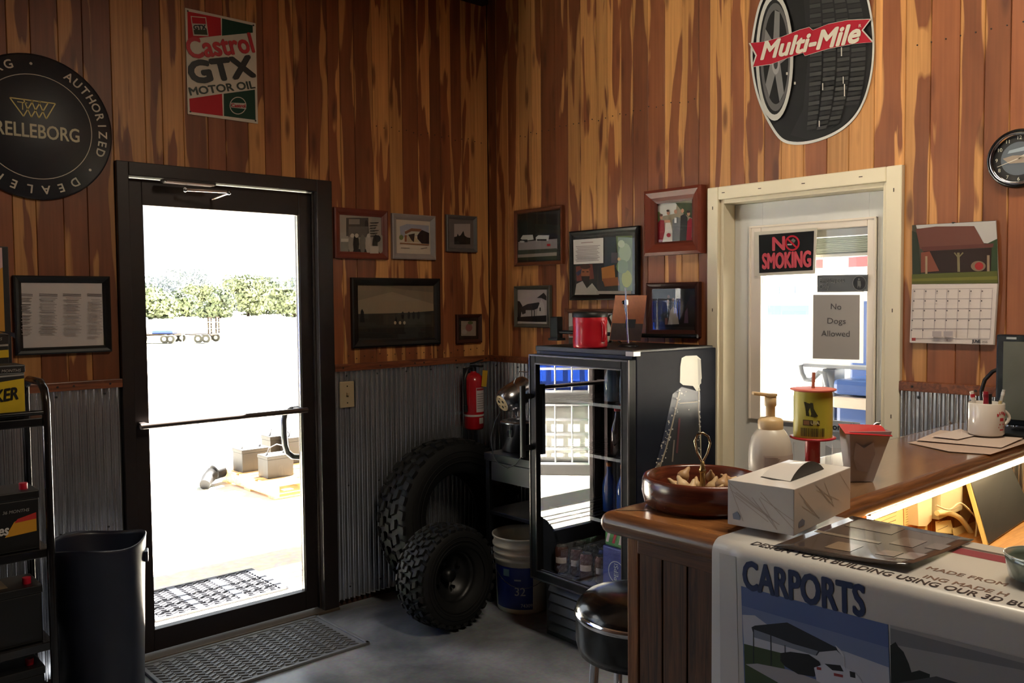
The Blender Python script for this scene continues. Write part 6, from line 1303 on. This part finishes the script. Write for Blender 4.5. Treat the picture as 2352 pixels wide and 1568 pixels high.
for k, (x, y) in enumerate(((-3.7, 2.26), (-4.55, 1.44), (-2.85, 3.08))):
    w_ = ('in the middle', 'nearest the building', 'farthest from the building')[k]
    tote('white caged tote at ground level, '+w_ if k != 1 else 'blue caged tote at ground level, '+w_, x, y, G, ra, BLUE if k == 1 else POLY); tote('blue caged tote stacked on top, '+w_, x, y, G+.665, ra, BLUE, .95)
m = MB(); t = thing('green_board', 'green lettered board leaning on the totes outside', 'board', (-4.0, 1.97, G), ra); m.bb((-.15, -.57, .0), (.15, -.55, .72), M((20, 150, 80), .5)); m.build('board', t)
# far yard
def at(u, v): return PZ(u, v, G)
FEN = M((120, 122, 118), .5, .4)
f0, f1, f2 = at(419, 802), at(520, 798), at(614, 794); r = thing('yard_fence', 'thin wire fence with posts far across the yard', 'fence', f0); d = (f2-f0)/2
for k in range(-1, 5): m = MB(); q = d*k; m.cyl((q.x, q.y, 0), (q.x, q.y, .95), .022, FEN, n=8); m.build('post', r)
m = MB()
for z in (.93,): m.tube([Vector((-d.x, -d.y, z)), Vector((d.x*4, d.y*4, z))], .012, FEN, 6)
m.build('top_rail', r); m = MB()
for z in (.2, .5, .7): m.tube([Vector((-d.x, -d.y, z)), Vector((d.x*4, d.y*4, z))], .003, FEN, 4)
tag(m.build('wire', r), kind='stuff')
def trailer(name, label, u, v, L, ramps, rz, wheels):
    c = at(u, v); r = thing(name, label, 'trailer', c, rz); fm = M((.014, .009, .007), .6, spec=.1); m = MB(); m.bb((-L/2, -.5, .3), (L/2, .5, .37), fm); m.bb((-L/2-.3, -.04, .3), (-L/2, .04, .36), fm); m.build('deck', r)
    for x in wheels:
        for y in (-.58, .58): m = MB(); m.cyl((x, y-.07, .175), (x, y+.07, .175), .175, RUBBER, n=20); m.cyl((x, y-.075, .175), (x, y+.075, .175), .08, M((150, 152, 158), .3, .5), n=16); m.build('wheel', r)
    if ramps:
        for y in (-.45, .45):
            m = MB()
            for s in (-.17, .17): m.bb((L/2-.05, y+s-.02, .35), (L/2, y+s+.02, 1.05), fm)
            for z in (.45, .56, .67, .78, .89, 1.0): m.bb((L/2-.05, y-.17, z), (L/2, y+.17, z+.035), fm)
            m.build('ramp', r)
    return r
vd = math.atan2(RT.y, RT.x)
trailer('equipment_trailer', 'low rusty trailer with upright ramps far across the yard', 468, 786, .9, True, vd, (.0, .32))
r = trailer('flatbed_truck', 'white flatbed truck parked far across the yard', 350, 787, 2.2, False, vd, (-.6, .75, 1.0)); m = MB(); m.bb((-1.1, -.55, .37), (-.25, .55, .8), M((226, 226, 228), .3), .06); m.bb((-.9, -.5, .78), (-.35, .5, 1.05), M((190, 200, 215), .2), .08); m.build('cab', r)
m = MB(); m.bb((.1, -.3, .37), (.95, .3, .5), M((60, 90, 170), .4), .04); m.build('load', r)
# tree line
def tree(name, label, u, vbase, vtop, wpx, dist, cols, seed, nl=4200):
    d = ray(u, vbase); d.z = 0; d.normalize(); p = Vector((CAM.x, CAM.y, 0))+d*dist; pxm = dist/FPX*1.02; hgt = max(3., (CAM.z-(vtop-700)*pxm)); wd_ = wpx*pxm/2
    t = thing(name, label, 'tree', (p.x, p.y, G-.05), 0, 'trees beyond the yard'); rs = random.Random(seed); m = MB(); m.cyl((0, 0, 0), (0, 0, hgt*.6), .22, M((70, 60, 50), .8), .12, n=8); m.build('trunk', t)
    m = MB(); mats = [leafmat(c) for c in cols]; cl = []
    for k in range(26):
        a = rs.uniform(0, 2*PI); zz = rs.uniform(.12, .9); rr = wd_*math.sqrt(max(.05, 1-((zz-.45)/.6)**2))*rs.uniform(.3, .9); cl.append((Vector((rr*math.cos(a), rr*math.sin(a)*.7, hgt*zz)), rs.uniform(.28, .5)*wd_, rs.randrange(len(mats))))
    for k in range(nl):
        c, rad, mi = rs.choice(cl); n = Vector((rs.gauss(0, 1), rs.gauss(0, 1), rs.gauss(0, 1))).normalized(); q = c+n*rad*rs.uniform(.6, 1.02); q.z = max(.2, min(q.z, hgt)); s_ = rs.uniform(.1, .22)
        e1 = n.orthogonal().normalized(); e1 = (e1*math.cos(k)+n.cross(e1)*math.sin(k)); e2 = (n+Vector((rs.gauss(0, .5), rs.gauss(0, .5), rs.gauss(0, .5)))).cross(e1).normalized()
        m.add([q-e1*s_-e2*s_*.6, q+e1*s_-e2*s_*.6, q+e1*s_*.7+e2*s_*.7, q-e1*s_*.7+e2*s_*.7], [(0, 1, 2, 3)], mats[mi if rs.random() < .75 else rs.randrange(len(mats))])
    tag(m.build('foliage', t), kind='stuff')
LM = {}
def leafmat(c):
    if c not in LM: LM[c] = M(c, .8, spec=.1)
    return LM[c]
GA = ((.10, .125, .085), (.13, .155, .10), (.085, .105, .09)); GB_ = ((.16, .185, .125), (.135, .16, .11)); HAZE_TINT = ((.14, .165, .19), (.13, .15, .17))  # leaf tones paled for glare; last set blued to paint in distance haze
for k, a in enumerate(((350, 730, 640, 130, 150, HAZE_TINT), (445, 730, 628, 120, 166, HAZE_TINT), (690, 730, 645, 110, 150, HAZE_TINT), (560, 730, 655, 120, 182, HAZE_TINT), (345, 735, 668, 110, 98, GB_), (400, 735, 678, 100, 110, GA), (462, 732, 660, 95, 122, GB_), (505, 732, 670, 80, 98, GA), (570, 730, 640, 110, 110, GB_), (620, 730, 645, 120, 124, GA), (675, 728, 668, 110, 98, GB_), (300, 735, 660, 110, 122, GA), (735, 728, 660, 110, 112, GA))):
    lab = ('haze-tinted tree at the far left of the skyline', 'tall haze-tinted tree rising behind the left trees', 'haze-tinted tree at the right end of the skyline', 'haze-tinted tree behind the middle of the row', 'pale green tree at the left of the row', 'dark rounded tree left of the skyline gap', 'light green tree left of the middle', 'dark bushy tree in the middle of the row', 'tallest light green tree right of the middle', 'dense green tree right of the tallest one', 'pale tree at the right edge of the door glass', 'green tree hidden by the left door jamb', 'green tree hidden by the right door jamb')[k]
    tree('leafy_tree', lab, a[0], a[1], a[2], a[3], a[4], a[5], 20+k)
# ================================================================== beyond the white door
MB_ = M((50, 84, 150), .4); GRY = M((120, 128, 140), .5)
c = PB(1955, 960, 1.9); r = thing('tyre_changer', 'blue and grey tyre changing machine beyond the white door', 'machine', (1.9, c.y, G), -PI/2)
def tl_(u, v, x): p = PB(u, v, x); return Vector((-(p.y-c.y), p.x-1.9, p.z-G))
a, b = tl_(1935, 925, 1.9), tl_(2010, 1100, 1.9); m = MB(); m.bb((a.x-.02, -.05, 0), (b.x+.15, .5, tl_(1950, 915, 1.9).z), MB_, .03); m.build('cabinet', r)
a, b = tl_(1930, 868, 1.9), tl_(2010, 905, 1.9); m = MB(); m.bb((a.x, -.1, b.z-.01), (b.x+.12, .3, a.z), MB_, .03); m.build('seat_pad', r); m = MB(); m.bb((a.x, -.12, b.z-.09), (b.x+.12, .3, b.z-.02), M((200, 190, 180), .4), .02); m.build('shelf', r)
a, b = tl_(1900, 850, 1.95), tl_(1928, 1000, 1.95); m = MB(); m.bb((a.x, -.02, 0), (b.x, .12, tl_(1910, 845, 1.95).z), GRY, .01); m.build('column', r)
a, b = tl_(1835, 832, 1.9), tl_(2010, 850, 1.9); m = MB(); m.bb((a.x+.05, -.05, b.z), (b.x, .05, a.z), GRY, .015); m.build('arm', r)
m = MB(); m.tube([tl_(u, v, 1.85) for u, v in ((1838, 838), (1842, 858), (1850, 872), (1865, 872), (1882, 855), (1893, 858), (1898, 880), (1900, 895))], .016, GRY, 10); m.build('hook', r)
a = PB(1990, 640, 2.6); m = MB(); m.bb((tl_(1985, 700, 2.4).x, .3, 0), (tl_(2005, 700, 2.4).x+.1, .5, tl_(1985, 690, 2.4).z), MB_, .02); m.build('post', r)
p0, p1 = PB(1745, 645, 14), PB(1900, 668, 14); r = thing('long_white_trailer', 'long white trailer far behind the door glass', 'trailer', (14, (p0.y+p1.y)/2, G), -PI/2); w = abs(p1.y-p0.y)*.9
m = MB(); m.bb((-w, -.6, p1.z-G-.35), (w, .6, PB(1800, 632, 14).z-G), M((225, 225, 225), .5)); m.build('body', r); m = MB(); m.bb((-w, -.61, p1.z-G-.5), (w, .6, p1.z-G-.3), M((60, 80, 110), .5)); m.build('rail', r)
for k in range(8): m = MB(); x = -w+.3+k*w*.25; m.bb((x, -.63, p1.z-G-.05), (x+.12, -.6, p1.z-G+.1), M((70, 90, 130), .5)); m.build('window', r)
m = MB(); m.bb((-w, -.55, 0), (w, .55, p1.z-G-.5), M((225, 225, 225), .5)); m.build('skirt', r)
p = PB(1950, 605, 11); r = thing('red_canopy', 'red canopy seen high through the door glass', 'canopy', (11, p.y, G), -PI/2); zz = PB(1950, 600, 11).z-G; m = MB(); m.prism([(-.45, -.6, zz-.12), (.75, -.6, zz-.12), (.7, -.6, zz+.05), (-.4, -.6, zz+.02)], (0, 1.2, 0), M((150, 20, 30), .6)); m.build('canvas', r)
for x in (-.4, .7):
    for y in (-.55, .55): m = MB(); m.cyl((x, y, 0), (x, y, zz-.1), .03, STEEL, n=8); m.build('pole', r)
